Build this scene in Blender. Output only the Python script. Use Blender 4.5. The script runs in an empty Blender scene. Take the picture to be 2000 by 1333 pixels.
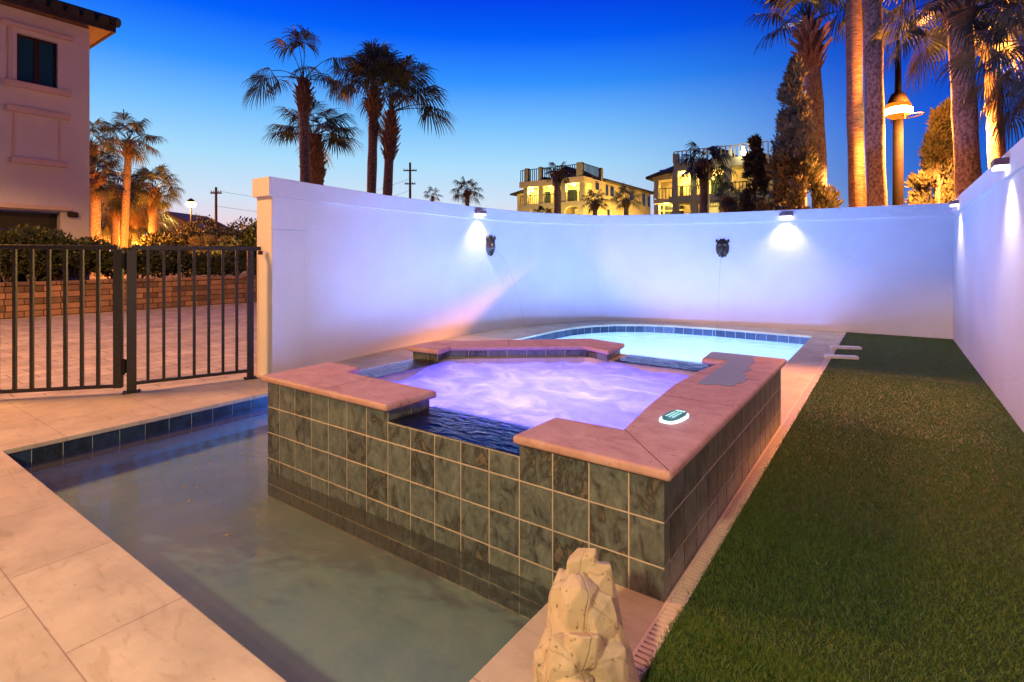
import bpy, bmesh, math, random
import numpy as np
from mathutils import Vector, Matrix, noise as mnoise
from mathutils.geometry import tessellate_polygon

# ---------------------------------------------------------------- camera
FPX, CAMH, HOR = 1040.0, 1.135, 503.0
TH = math.atan2(740, 1040)
CT, ST = math.cos(TH), math.sin(TH)
scene = bpy.context.scene
COL = scene.collection
cam_d = bpy.data.cameras.new('camera'); cam = bpy.data.objects.new('camera', cam_d); COL.objects.link(cam)
cam_d.sensor_width = 36; cam_d.lens = FPX / 2000 * 36
cam_d.shift_y = -(666.5 - HOR) / 2000
cam_d.clip_start = 0.05; cam_d.clip_end = 2000
cam.location = (0, 0, CAMH); cam.rotation_euler = (math.pi / 2, 0, TH)
scene.camera = cam

# ---------------------------------------------------------------- view / sky
scene.view_settings.view_transform = 'Standard'
scene.view_settings.look = 'None'
scene.view_settings.exposure = 0
scene.view_settings.gamma = 1
scene.render.engine = 'CYCLES'
scene.cycles.use_denoising = True
scene.cycles.max_bounces = 7
scene.cycles.transparent_max_bounces = 12
scene.cycles.caustics_reflective = False
scene.cycles.caustics_refractive = False
scene.cycles.sample_clamp_indirect = 6
def srgb(r, g, b):
    f = lambda v: (v / 255 / 12.92) if v / 255 <= 0.04045 else ((v / 255 + 0.055) / 1.055) ** 2.4
    return (f(r), f(g), f(b), 1)
world = bpy.data.worlds.new('World'); scene.world = world; world.use_nodes = True
wn, wl = world.node_tree.nodes, world.node_tree.links
wn.clear()
w_out = wn.new('ShaderNodeOutputWorld'); w_bg = wn.new('ShaderNodeBackground')
w_tc = wn.new('ShaderNodeTexCoord'); w_sep = wn.new('ShaderNodeSeparateXYZ')
wl.new(w_tc.outputs['Generated'], w_sep.inputs[0])
def ramp(nodes, stops, interp='LINEAR'):
    r = nodes.new('ShaderNodeValToRGB'); r.color_ramp.interpolation = interp
    el = r.color_ramp.elements
    while len(el) > 1: el.remove(el[-1])
    el[0].position = stops[0][0]; el[0].color = stops[0][1]
    for p, c in stops[1:]:
        e = el.new(p); e.color = c
    return r
# dusk sky by elevation: afterglow side and the darker side
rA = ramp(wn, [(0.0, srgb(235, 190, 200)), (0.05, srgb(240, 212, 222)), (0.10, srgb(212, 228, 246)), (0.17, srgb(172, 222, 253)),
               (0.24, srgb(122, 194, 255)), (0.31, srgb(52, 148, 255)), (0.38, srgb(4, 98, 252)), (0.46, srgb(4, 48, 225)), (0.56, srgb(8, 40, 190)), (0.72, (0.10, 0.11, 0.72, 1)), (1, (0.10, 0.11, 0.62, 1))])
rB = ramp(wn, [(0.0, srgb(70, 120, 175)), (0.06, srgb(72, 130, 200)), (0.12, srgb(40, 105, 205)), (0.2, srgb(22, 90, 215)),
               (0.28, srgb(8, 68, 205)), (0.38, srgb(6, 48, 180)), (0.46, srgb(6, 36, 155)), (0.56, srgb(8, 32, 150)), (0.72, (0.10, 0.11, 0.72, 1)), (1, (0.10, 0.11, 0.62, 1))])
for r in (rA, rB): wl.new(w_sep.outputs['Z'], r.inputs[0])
# azimuth weight: 1 toward the afterglow (photo x about 640), 0 well to the right
w_dot = wn.new('ShaderNodeVectorMath'); w_dot.operation = 'DOT_PRODUCT'
az = TH + math.atan2(1000 - 640, 1040)
w_flat = wn.new('ShaderNodeVectorMath'); w_flat.operation = 'MULTIPLY'; w_flat.inputs[1].default_value = (1, 1, 0)
w_nrm = wn.new('ShaderNodeVectorMath'); w_nrm.operation = 'NORMALIZE'
wl.new(w_tc.outputs['Generated'], w_flat.inputs[0]); wl.new(w_flat.outputs[0], w_nrm.inputs[0]); wl.new(w_nrm.outputs[0], w_dot.inputs[0])
w_dot.inputs[1].default_value = (-math.sin(az), math.cos(az), 0)
w_mr = wn.new('ShaderNodeMapRange'); w_mr.interpolation_type = 'SMOOTHSTEP'
w_mr.inputs['From Min'].default_value = 0.50; w_mr.inputs['From Max'].default_value = 0.97
wl.new(w_dot.outputs['Value'], w_mr.inputs['Value'])
w_mix = wn.new('ShaderNodeMix'); w_mix.data_type = 'RGBA'
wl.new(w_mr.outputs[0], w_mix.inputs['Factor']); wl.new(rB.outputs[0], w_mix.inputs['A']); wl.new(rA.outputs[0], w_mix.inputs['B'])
w_mr2 = wn.new('ShaderNodeMapRange'); w_mr2.interpolation_type = 'SMOOTHSTEP'     # the night side, behind the camera
w_mr2.inputs['From Min'].default_value = -0.25; w_mr2.inputs['From Max'].default_value = 0.42
wl.new(w_dot.outputs['Value'], w_mr2.inputs['Value'])
w_mix2 = wn.new('ShaderNodeMix'); w_mix2.data_type = 'RGBA'; w_mix2.inputs['A'].default_value = (0.006, 0.016, 0.10, 1)
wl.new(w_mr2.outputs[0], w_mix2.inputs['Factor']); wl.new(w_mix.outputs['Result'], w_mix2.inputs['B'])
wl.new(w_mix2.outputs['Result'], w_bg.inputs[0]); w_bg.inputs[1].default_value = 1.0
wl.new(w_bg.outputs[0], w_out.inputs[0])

SODIUM = (1.0, 0.26, 0.03)
def light(kind, name, loc, power, color, radius=0.05, target=None, spot=None, blend=0.5, size=None, size_y=None):
    d = bpy.data.lights.new(name, kind); d.energy = power; d.color = color
    if kind == 'AREA':
        d.shape = 'RECTANGLE'; d.size = size; d.size_y = size_y or size
    else: d.shadow_soft_size = radius
    if kind == 'SPOT': d.spot_size = math.radians(spot); d.spot_blend = blend
    o = bpy.data.objects.new(name, d); COL.objects.link(o); o.location = loc
    if target is not None:
        o.rotation_euler = (Vector(target) - Vector(loc)).to_track_quat('-Z', 'Y').to_euler()
    return o
def at(px, Y, py=None):
    X = (px - 1000) * Y / FPX
    z = 0 if py is None else CAMH - (py - HOR) * Y / FPX
    return Vector((X * CT - Y * ST, Y * CT + X * ST, z))
def gp(px, py, z=0.0):
    v = at(px, FPX * (CAMH - z) / (py - HOR)); v.z = z; return v
# patio light by the house behind the camera, and the street lamp beyond the gate
light('SPOT', 'patio_light', (-0.62, -1.7, 2.35), 480, (1.0, 0.73, 0.35), 0.10, (-1.35, -0.2, 0), 116, 0.45)
light('SPOT', 'driveway_street_light', (-8.2, -1.2, 5.6), 3000, (1.0, 0.42, 0.10), 0.8, (-8.2, -1.2, 0), 141, 0.06)
# pool and spa lamps, under water, with added fills among them
light('AREA', 'pool_light', (-1.6, 4.22, -0.55), 285, (0.20, 0.32, 1.0), target=(-2.4, 9.0, -0.6), size=1.2, size_y=0.35)
light('AREA', 'pool_light', (-3.3, 3.3, -0.62), 190, (0.19, 0.28, 1.0), target=(-3.6, 9.0, -0.5), size=1.0, size_y=0.35)
light('AREA', 'spa_light', (-1.75, 2.8, -0.15), 74, (0.20, 0.15, 1.0), target=(-1.75, 2.8, 1), size=1.3, size_y=1.2)
light('AREA', 'pool_light', (-2.5, 6.6, -0.30), 185, (0.38, 0.66, 1.0), target=(-2.5, 6.6, -2), size=2.2, size_y=2.6)  # added fill facing down: brightens the floor, which bounces light onto the walls
light('AREA', 'shelf_fill', (-3.5, 2.9, -0.19), 16.0, (0.05, 0.2, 1.0), target=(-3.7, 1.5, -0.2), size=0.9, size_y=0.08)  # added strip imitating the blue glow that reaches here from the deep end

# ---------------------------------------------------------------- helpers
def rgba(c): return (c[0], c[1], c[2], 1)
def new_mat(name):
    m = bpy.data.materials.new(name); m.use_nodes = True
    nt = m.node_tree; nt.nodes.clear()
    out = nt.nodes.new('ShaderNodeOutputMaterial')
    return m, nt.nodes, nt.links, out
def N(nodes, t, **kw):
    n = nodes.new(t)
    for k, v in kw.items():
        if k.startswith('i_'):
            key = k[2:].replace('_', ' '); n.inputs[key].default_value = v
        else: setattr(n, k, v)
    return n
def mat(name, c1, c2=None, scale=6, detail=6, rough=0.6, bump=0.0, bscale=None, metal=0.0, spec=0.5, stretch=(1, 1, 1), lo=0.35, hi=0.65,
        fine=0.0, fscale=120, coat=0.0, backlit=0.0):
    """noise-mottled surface in two real-world base colours, with bump"""
    m, n, l, out = new_mat(name)
    b = N(n, 'ShaderNodeBsdfPrincipled'); b.inputs['Roughness'].default_value = rough; b.inputs['Metallic'].default_value = metal
    b.inputs['Specular IOR Level'].default_value = spec; b.inputs['Coat Weight'].default_value = coat
    tc = N(n, 'ShaderNodeTexCoord'); mp = N(n, 'ShaderNodeMapping'); mp.inputs['Scale'].default_value = stretch
    l.new(tc.outputs['Object'], mp.inputs[0])
    if c2 is None: c2 = tuple(v * 0.8 for v in c1)
    ns = N(n, 'ShaderNodeTexNoise'); ns.inputs['Scale'].default_value = scale; ns.inputs['Detail'].default_value = detail
    ns.inputs['Roughness'].default_value = 0.6
    l.new(mp.outputs[0], ns.inputs['Vector'])
    r = ramp(n, [(lo, rgba(c1)), (hi, rgba(c2))]); l.new(ns.outputs['Fac'], r.inputs[0])
    l.new(r.outputs[0], b.inputs['Base Color'])
    if bump:
        n2 = N(n, 'ShaderNodeTexNoise'); n2.inputs['Scale'].default_value = bscale or scale * 6; n2.inputs['Detail'].default_value = 5
        l.new(mp.outputs[0], n2.inputs['Vector'])
        bp = N(n, 'ShaderNodeBump'); bp.inputs['Strength'].default_value = bump; bp.inputs['Distance'].default_value = 0.02
        l.new(n2.outputs['Fac'], bp.inputs['Height']); l.new(bp.outputs[0], b.inputs['Normal'])
    if backlit:
        tr = N(n, 'ShaderNodeBsdfTranslucent'); l.new(r.outputs[0], tr.inputs[0])
        mx = N(n, 'ShaderNodeMixShader'); mx.inputs[0].default_value = backlit
        l.new(b.outputs[0], mx.inputs[1]); l.new(tr.outputs[0], mx.inputs[2]); l.new(mx.outputs[0], out.inputs[0])
    else: l.new(b.outputs[0], out.inputs[0])
    return m
def emis(name, c, s):
    m, n, l, out = new_mat(name); e = N(n, 'ShaderNodeEmission'); e.inputs[0].default_value = rgba(c); e.inputs[1].default_value = s
    l.new(e.outputs[0], out.inputs[0]); return m

class MB:
    def __init__(s): s.v = []; s.f = []; s.a = []; s.has = False; s.mi = []
    def add(s, vs, fs, attr=0.0, mi=0):
        k = len(s.v); s.v += [tuple(v) for v in vs]
        for f in fs: s.f.append(tuple(i + k for i in f)); s.a.append(attr); s.mi.append(mi)
        if attr: s.has = True
        return s
    def box(s, a, b, attr=0.0, mi=0):
        (x0, y0, z0), (x1, y1, z1) = a, b
        x0, x1 = sorted((x0, x1)); y0, y1 = sorted((y0, y1)); z0, z1 = sorted((z0, z1))
        vs = [(x0, y0, z0), (x1, y0, z0), (x1, y1, z0), (x0, y1, z0), (x0, y0, z1), (x1, y0, z1), (x1, y1, z1), (x0, y1, z1)]
        return s.add(vs, [(0, 3, 2, 1), (4, 5, 6, 7), (0, 1, 5, 4), (1, 2, 6, 5), (2, 3, 7, 6), (3, 0, 4, 7)], attr, mi)
    def obox(s, c, ux, hx, uy, hy, z0, z1, attr=0.0, mi=0):
        """oriented box: centre c (xy), unit axes ux, uy with half sizes"""
        c = Vector(c[:2]); ux = Vector(ux[:2]); uy = Vector(uy[:2])
        P = [c - ux * hx - uy * hy, c + ux * hx - uy * hy, c + ux * hx + uy * hy, c - ux * hx + uy * hy]
        vs = [(p.x, p.y, z0) for p in P] + [(p.x, p.y, z1) for p in P]
        return s.add(vs, [(0, 3, 2, 1), (4, 5, 6, 7), (0, 1, 5, 4), (1, 2, 6, 5), (2, 3, 7, 6), (3, 0, 4, 7)], attr, mi)
    def tube(s, pts, rads, n=8, cap=True, attr=0.0, mi=0):
        pts = [Vector(p) for p in pts]
        if not isinstance(rads, (list, tuple)): rads = [rads] * len(pts)
        rings = []; ref = None
        for i, p in enumerate(pts):
            t = (pts[min(i + 1, len(pts) - 1)] - pts[max(i - 1, 0)]).normalized()
            if ref is None:
                ref = Vector((1, 0, 0)) if abs(t.x) < 0.9 else Vector((0, 1, 0))
            u = (ref - t * ref.dot(t)).normalized(); w = t.cross(u); ref = u
            rings.append([p + (u * math.cos(6.28318 * j / n) + w * math.sin(6.28318 * j / n)) * rads[i] for j in range(n)])
        vs = [q for r in rings for q in r]; fs = []
        for i in range(len(pts) - 1):
            for j in range(n):
                fs.append((i * n + j, i * n + (j + 1) % n, (i + 1) * n + (j + 1) % n, (i + 1) * n + j))
        if cap: fs += [tuple(range(n))[::-1], tuple((len(pts) - 1) * n + j for j in range(n))]
        return s.add(vs, fs, attr, mi)
    def prism(s, poly, z0, z1, attr=0.0, top=True, bottom=True, hole=None, mi=0):
        loops = [poly] + ([hole] if hole else [])
        pts = [p for L in loops for p in L]; k = len(pts)
        tri = tessellate_polygon([[Vector((p[0], p[1], 0)) for p in L] for L in loops])
        vs = [(p[0], p[1], z0) for p in pts] + [(p[0], p[1], z1) for p in pts]; fs = []
        def up(t):
            a, b, c = [Vector(pts[i][:2]) for i in t]
            return (b - a).cross(c - a) > 0
        for t in tri:
            t = t if up(t) else t[::-1]
            if top: fs.append(tuple(i + k for i in t))
            if bottom: fs.append(tuple(t[::-1]))
        o = 0
        for L in loops:
            for i in range(len(L)):
                a, b = o + i, o + (i + 1) % len(L); fs.append((a, b, b + k, a + k))
            o += len(L)
        return s.add(vs, fs, attr, mi)
    def build(s, name, m, parent=None, smooth=False, loc=None, bevel=0.0, fixn=False):
        me = bpy.data.meshes.new(name)
        off = parent['_loc'] if (parent is not None and '_loc' in parent) else (loc or (0, 0, 0))
        if parent is not None and '_loc' not in parent.keys():
            off = PLOC[parent.name]
        ox, oy, oz = off
        me.from_pydata([(x - ox, y - oy, z - oz) for x, y, z in s.v], [], s.f)
        if s.has:
            a = me.attributes.new('rnd', 'FLOAT', 'FACE'); a.data.foreach_set('value', s.a)
        ms = m if isinstance(m, (list, tuple)) else [m]
        for q in ms: me.materials.append(q)
        if len(ms) > 1: me.polygons.foreach_set('material_index', s.mi)
        if fixn:
            bm = bmesh.new(); bm.from_mesh(me); bmesh.ops.recalc_face_normals(bm, faces=bm.faces); bm.to_mesh(me); bm.free()
        if smooth: me.polygons.foreach_set('use_smooth', [True] * len(me.polygons))
        me.update()
        o = bpy.data.objects.new(name, me); COL.objects.link(o)
        if parent is not None:
            o.parent = parent; PLOC[o.name] = tuple(off)
        else:
            o.location = off; PLOC[o.name] = tuple(off)
        if bevel:
            b = o.modifiers.new('bevel', 'BEVEL'); b.width = bevel; b.segments = 3; b.limit_method = 'ANGLE'; b.angle_limit = math.radians(40)
        return o
PLOC = {}
def tag(o, label, cat, group=None):
    o['label'] = label; o['category'] = cat
    if group: o['group'] = group
    return o
def thing(name, label, cat, loc=(0, 0, 0), group=None):
    o = bpy.data.objects.new(name, None); COL.objects.link(o); o.location = loc; o.empty_display_size = 0.1
    PLOC[o.name] = tuple(loc); return tag(o, label, cat, group)
def struct(o, kind='structure'): o['kind'] = kind; return o
def dup(root, loc, rotz=0.0, scale=1.0, label=None, group=None):
    r = root.copy(); COL.objects.link(r); r.location = loc; r.rotation_euler = (0, 0, rotz)
    r.scale = (scale,) * 3 if not isinstance(scale, tuple) else scale
    if label: r['label'] = label
    if group: r['group'] = group
    for ch in [c for c in bpy.data.objects if c.parent == root]:
        c = ch.copy(); COL.objects.link(c); c.parent = r
        for g in [q for q in bpy.data.objects if q.parent == ch]:
            d = g.copy(); COL.objects.link(d); d.parent = c
    return r

# ---------------------------------------------------------------- materials
M = {}
M['stucco'] = mat('stucco', (0.80, 0.78, 0.80), (0.74, 0.72, 0.75), scale=1.2, rough=0.75, bump=0.30, bscale=70, spec=0.25)
M['coping'] = mat('coping', (0.47, 0.265, 0.22), (0.58, 0.36, 0.305), scale=9, detail=9, rough=0.62, bump=0.12, bscale=60)
def pitted(m, scale=55, lo=0.30, hi=0.35, dark=0.55):
    n, l = m.node_tree.nodes, m.node_tree.links; b = next(q for q in n if q.type == 'BSDF_PRINCIPLED'); src = b.inputs['Base Color'].links[0].from_socket
    tc = N(n, 'ShaderNodeTexCoord'); ns = N(n, 'ShaderNodeTexNoise'); ns.inputs['Scale'].default_value = scale; ns.inputs['Detail'].default_value = 3; l.new(tc.outputs['Object'], ns.inputs['Vector'])
    r = ramp(n, [(lo, (dark,) * 3 + (1,)), (hi, (1, 1, 1, 1))]); l.new(ns.outputs['Fac'], r.inputs[0])
    mp = N(n, 'ShaderNodeMapping'); mp.inputs['Scale'].default_value = (1, 3.5, 1); mp.inputs['Rotation'].default_value = (0, 0, .7); l.new(tc.outputs['Object'], mp.inputs[0])
    n2 = N(n, 'ShaderNodeTexNoise'); n2.inputs['Scale'].default_value = 3.5; n2.inputs['Detail'].default_value = 8; n2.inputs['Distortion'].default_value = 1.5; l.new(mp.outputs[0], n2.inputs['Vector'])
    r2 = ramp(n, [(0.30, (.86, .83, .79, 1)), (0.42, (1, 1, 1, 1)), (0.62, (1, 1, 1, 1)), (0.72, (.86, .82, .76, 1))]); l.new(n2.outputs['Fac'], r2.inputs[0])
    a = N(n, 'ShaderNodeMix'); a.data_type = 'RGBA'; a.blend_type = 'MULTIPLY'; a.inputs['Factor'].default_value = 1; l.new(src, a.inputs['A']); l.new(r.outputs[0], a.inputs['B'])
    c = N(n, 'ShaderNodeMix'); c.data_type = 'RGBA'; c.blend_type = 'MULTIPLY'; c.inputs['Factor'].default_value = 1; l.new(a.outputs['Result'], c.inputs['A']); l.new(r2.outputs[0], c.inputs['B'])
    l.new(c.outputs['Result'], b.inputs['Base Color'])
pitted(M['coping'])
M['grout'] = mat('grout', (0.62, 0.50, 0.38), (0.5, 0.4, 0.3), scale=20, rough=0.85)
M['fence'] = mat('fence_metal', (0.045, 0.038, 0.034), (0.03, 0.026, 0.024), scale=30, rough=0.42, metal=0.3, bump=0.03)
M['soil'] = mat('soil', (0.10, 0.07, 0.045), (0.06, 0.045, 0.03), scale=3, rough=0.95, bump=0.4)
M['bronze'] = mat('bronze', (0.06, 0.05, 0.05), (0.12, 0.09, 0.06), scale=22, rough=0.38, metal=0.7, bump=0.25, bscale=60)
M['dark_metal'] = mat('dark_metal', (0.05, 0.03, 0.02), (0.03, 0.02, 0.015), scale=12, rough=0.5, metal=0.4)
M['lamp_post'] = mat('lamp_post', (0.006, 0.005, 0.005), (0.004, 0.003, 0.003), scale=12, rough=0.8, spec=0.04)
M['fixture'] = mat('fixture', (0.25, 0.14, 0.14), (0.2, 0.12, 0.12), scale=12, rough=0.5, metal=0.2)
M['white_plastic'] = mat('white_plastic', (0.78, 0.76, 0.74), (0.7, 0.68, 0.66), scale=30, rough=0.4)
M['glow_warm'] = emis('sodium_lens', (1.0, 0.55, 0.12), 22)
M['glow_wall'] = emis('sconce_lens', (1.0, 0.93, 0.95), 7)
M['glow_window'] = emis('lit_window', (1.0, 0.68, 0.16), 1.05)
M['glow_house'] = emis('house_lamp', (1.0, 0.85, 0.5), 9)
M['frond'] = mat('frond', (0.06, 0.10, 0.045), (0.10, 0.12, 0.05), scale=1.4, rough=0.55, backlit=0.25)
M['frond_pale'] = mat('frond_pale', (0.10, 0.13, 0.08), (0.17, 0.17, 0.10), scale=1.4, rough=0.55, backlit=0.25)
M['frond_near'] = mat('frond_near', (0.035, 0.055, 0.04), (0.06, 0.08, 0.06), scale=1.4, rough=0.35)
M['frond_dark'] = mat('frond_dark', (0.02, 0.035, 0.03), (0.035, 0.045, 0.03), scale=1.4, rough=0.6)
M['dead_frond'] = mat('dead_frond', (0.20, 0.13, 0.07), (0.12, 0.08, 0.05), scale=2, rough=0.8, backlit=0.2)
M['juniper'] = mat('juniper', (0.06, 0.085, 0.055), (0.16, 0.15, 0.08), scale=3.5, rough=0.75, backlit=0.15)
M['shrub'] = mat('shrub_leaf', (0.035, 0.055, 0.02), (0.07, 0.09, 0.03), scale=2.5, rough=0.5)
M['bark'] = mat('palm_bark', (0.33, 0.26, 0.23), (0.13, 0.095, 0.08), scale=24, detail=12, rough=0.9, bump=1.0, bscale=30, stretch=(1, 1, 0.7), lo=0.44, hi=0.58)
M['bark_ring'] = mat('palm_bark_ringed', (0.34, 0.25, 0.19), (0.12, 0.08, 0.06), scale=11, detail=10, rough=0.9, bump=1.0, bscale=14, stretch=(0.7, 0.7, 3.5))
M['boot'] = mat('leaf_base', (0.30, 0.18, 0.11), (0.16, 0.09, 0.06), scale=14, rough=0.85, bump=0.5)
M['house_wall'] = mat('house_wall', (0.62, 0.55, 0.40), (0.55, 0.48, 0.34), scale=0.8, rough=0.85, bump=0.1, bscale=20)
M['house_grey'] = mat('house_trim', (0.40, 0.40, 0.33), (0.34, 0.34, 0.28), scale=1.2, rough=0.85)
M['roof_dark'] = mat('roof_tile_dark', (0.035, 0.03, 0.035), (0.06, 0.05, 0.05), scale=3, rough=0.8, bump=0.6, bscale=6, stretch=(1, 4, 1))
M['glass_dark'] = mat('dark_glass', (0.02, 0.035, 0.045), (0.03, 0.05, 0.06), scale=1, rough=0.12, spec=0.8)
M['stone_gap'] = mat('slot', (0.02, 0.015, 0.01), rough=1.0)
M['wood_soffit'] = mat('wood_soffit', (0.30, 0.17, 0.09), (0.18, 0.10, 0.05), scale=3, rough=0.7, stretch=(1, 20, 1))
M['wood_pole'] = mat('wood_pole', (0.10, 0.06, 0.05), (0.06, 0.04, 0.03), scale=3, rough=0.9, stretch=(8, 8, 0.6), bump=0.4)

def brick_mat(name, cols, mortar, bw, bh, msize, rough=0.75, bump=0.35, off=0.5, vertical=False, axis='xy', squash=1.0, mott=0.35, loc=(0, 0, 0)):
    m, n, l, out = new_mat(name)
    b = N(n, 'ShaderNodeBsdfPrincipled'); b.inputs['Roughness'].default_value = rough; b.inputs['Specular IOR Level'].default_value = 0.35
    tc = N(n, 'ShaderNodeTexCoord'); sp = N(n, 'ShaderNodeSeparateXYZ'); cb = N(n, 'ShaderNodeCombineXYZ')
    ml = N(n, 'ShaderNodeMapping'); ml.inputs['Location'].default_value = loc; l.new(tc.outputs['Object'], ml.inputs[0])
    l.new(ml.outputs[0], sp.inputs[0])
    l.new(sp.outputs[axis[0].upper()], cb.inputs[0]); l.new(sp.outputs[axis[1].upper()], cb.inputs[1])
    br = N(n, 'ShaderNodeTexBrick'); br.offset = off; br.squash = squash
    br.inputs['Scale'].default_value = 1; br.inputs['Brick Width'].default_value = bw; br.inputs['Row Height'].default_value = bh
    br.inputs['Mortar Size'].default_value = msize; br.inputs['Mortar Smooth'].default_value = 0.3; br.inputs['Bias'].default_value = 0
    br.inputs['Color1'].default_value = rgba(cols[0]); br.inputs['Color2'].default_value = rgba(cols[1]); br.inputs['Mortar'].default_value = rgba(mortar)
    l.new(cb.outputs[0], br.inputs['Vector'])
    ns = N(n, 'ShaderNodeTexNoise'); ns.inputs['Scale'].default_value = 3; ns.inputs['Detail'].default_value = 9; ns.inputs['Roughness'].default_value = 0.65
    l.new(tc.outputs['Object'], ns.inputs['Vector'])
    rr = ramp(n, [(0.3, (1 - mott,) * 3 + (1,)), (0.7, (1 + mott * 0.3,) * 3 + (1,))]); l.new(ns.outputs['Fac'], rr.inputs[0])
    mx = N(n, 'ShaderNodeMix'); mx.data_type = 'RGBA'; mx.blend_type = 'MULTIPLY'; mx.inputs['Factor'].default_value = 1
    l.new(br.outputs['Color'], mx.inputs['A']); l.new(rr.outputs[0], mx.inputs['B']); l.new(mx.outputs['Result'], b.inputs['Base Color'])
    n3 = N(n, 'ShaderNodeTexNoise'); n3.inputs['Scale'].default_value = 45; n3.inputs['Detail'].default_value = 4
    l.new(tc.outputs['Object'], n3.inputs['Vector'])
    ad = N(n, 'ShaderNodeMath'); ad.operation = 'MULTIPLY_ADD'; ad.inputs[1].default_value = 0.25
    inv = N(n, 'ShaderNodeMath'); inv.operation = 'SUBTRACT'; inv.inputs[0].default_value = 1; l.new(br.outputs['Fac'], inv.inputs[1])
    l.new(n3.outputs['Fac'], ad.inputs[0]); l.new(inv.outputs[0], ad.inputs[2])
    bp = N(n, 'ShaderNodeBump'); bp.inputs['Strength'].default_value = bump; bp.inputs['Distance'].default_value = 0.012
    l.new(ad.outputs[0], bp.inputs['Height']); l.new(bp.outputs[0], b.inputs['Normal'])
    l.new(b.outputs[0], out.inputs[0]); return m
M['deck'] = brick_mat('limestone_deck', [(0.62, 0.53, 0.37), (0.56, 0.47, 0.33)], (0.36, 0.27, 0.20), 0.61, 0.61, 0.0026, rough=0.6, bump=0.12, axis='xy', off=0.42, mott=0.3, loc=(1.67 + 6.1, -0.50 + 6.1, 0))
pitted(M['deck'], 38, .27, .31, .7)
M['pavers'] = brick_mat('driveway_pavers', [(0.62, 0.54, 0.46), (0.45, 0.38, 0.33)], (0.24, 0.19, 0.15), 0.34, 0.2, 0.006, rough=0.8, bump=0.6, axis='yx')
M['blocks'] = brick_mat('retaining_blocks', [(0.50, 0.31, 0.21), (0.15, 0.11, 0.09)], (0.07, 0.045, 0.03), 0.40, 0.118, 0.008, rough=0.9, bump=1.0, axis='yz', squash=0.7)

def tile_mat(mul=(1, 1, 1)):
    m, n, l, out = new_mat('slate_tile')
    b = N(n, 'ShaderNodeBsdfPrincipled'); b.inputs['Roughness'].default_value = 0.33; b.inputs['Specular IOR Level'].default_value = 0.5
    tc = N(n, 'ShaderNodeTexCoord'); at_ = N(n, 'ShaderNodeAttribute'); at_.attribute_name = 'rnd'
    cb = N(n, 'ShaderNodeMath'); cb.operation = 'MULTIPLY'; cb.inputs[1].default_value = 37.0; l.new(at_.outputs['Fac'], cb.inputs[0])
    mp = N(n, 'ShaderNodeMapping'); l.new(tc.outputs['Object'], mp.inputs[0]); cv = N(n, 'ShaderNodeCombineXYZ')
    for i in range(3): l.new(cb.outputs[0], cv.inputs[i])
    l.new(cv.outputs[0], mp.inputs['Location'])
    mp.inputs['Scale'].default_value = (1, 1, 0.62)
    w = N(n, 'ShaderNodeTexNoise'); w.inputs['Scale'].default_value = 15; w.inputs['Detail'].default_value = 10; w.inputs['Roughness'].default_value = 0.62; w.inputs['Distortion'].default_value = 1.3
    l.new(mp.outputs[0], w.inputs['Vector'])
    # dark mineral veins, only on some tiles
    sh = N(n, 'ShaderNodeMath'); sh.operation = 'MULTIPLY_ADD'; sh.inputs[1].default_value = 0.20; l.new(at_.outputs['Fac'], sh.inputs[0]); l.new(w.outputs['Fac'], sh.inputs[2])
    r = ramp(n, [(0.40, (0.185, 0.215, 0.185, 1)), (0.55, (0.135, 0.160, 0.142, 1)), (0.66, (0.095, 0.112, 0.102, 1)), (0.73, (0.04, 0.042, 0.04, 1)), (0.79, (0.16, 0.14, 0.10, 1))])
    l.new(sh.outputs[0], r.inputs[0])
    w2 = N(n, 'ShaderNodeTexNoise'); w2.inputs['Scale'].default_value = 70; w2.inputs['Detail'].default_value = 4
    l.new(mp.outputs[0], w2.inputs['Vector'])
    r2 = ramp(n, [(0.3, (0.78, 0.78, 0.78, 1)), (0.7, (1.12, 1.12, 1.12, 1))]); l.new(w2.outputs['Fac'], r2.inputs[0])
    for e_ in r.color_ramp.elements: e_.color = tuple(c * k for c, k in zip(e_.color[:3], mul)) + (1,)
    mx = N(n, 'ShaderNodeMix'); mx.data_type = 'RGBA'; mx.blend_type = 'MULTIPLY'; mx.inputs['Factor'].default_value = 1
    l.new(r.outputs[0], mx.inputs['A']); l.new(r2.outputs[0], mx.inputs['B'])
    l.new(mx.outputs['Result'], b.inputs['Base Color'])
    bp = N(n, 'ShaderNodeBump'); bp.inputs['Strength'].default_value = 0.35; bp.inputs['Distance'].default_value = 0.006
    l.new(w.outputs['Fac'], bp.inputs['Height']); l.new(bp.outputs[0], b.inputs['Normal'])
    l.new(b.outputs[0], out.inputs[0]); return m
M['tile'] = tile_mat()
M['tile_bluelit'] = tile_mat((0.13, 0.27, 0.62))  # same slate, tinted dark blue to imitate the pool light falling on it

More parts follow.
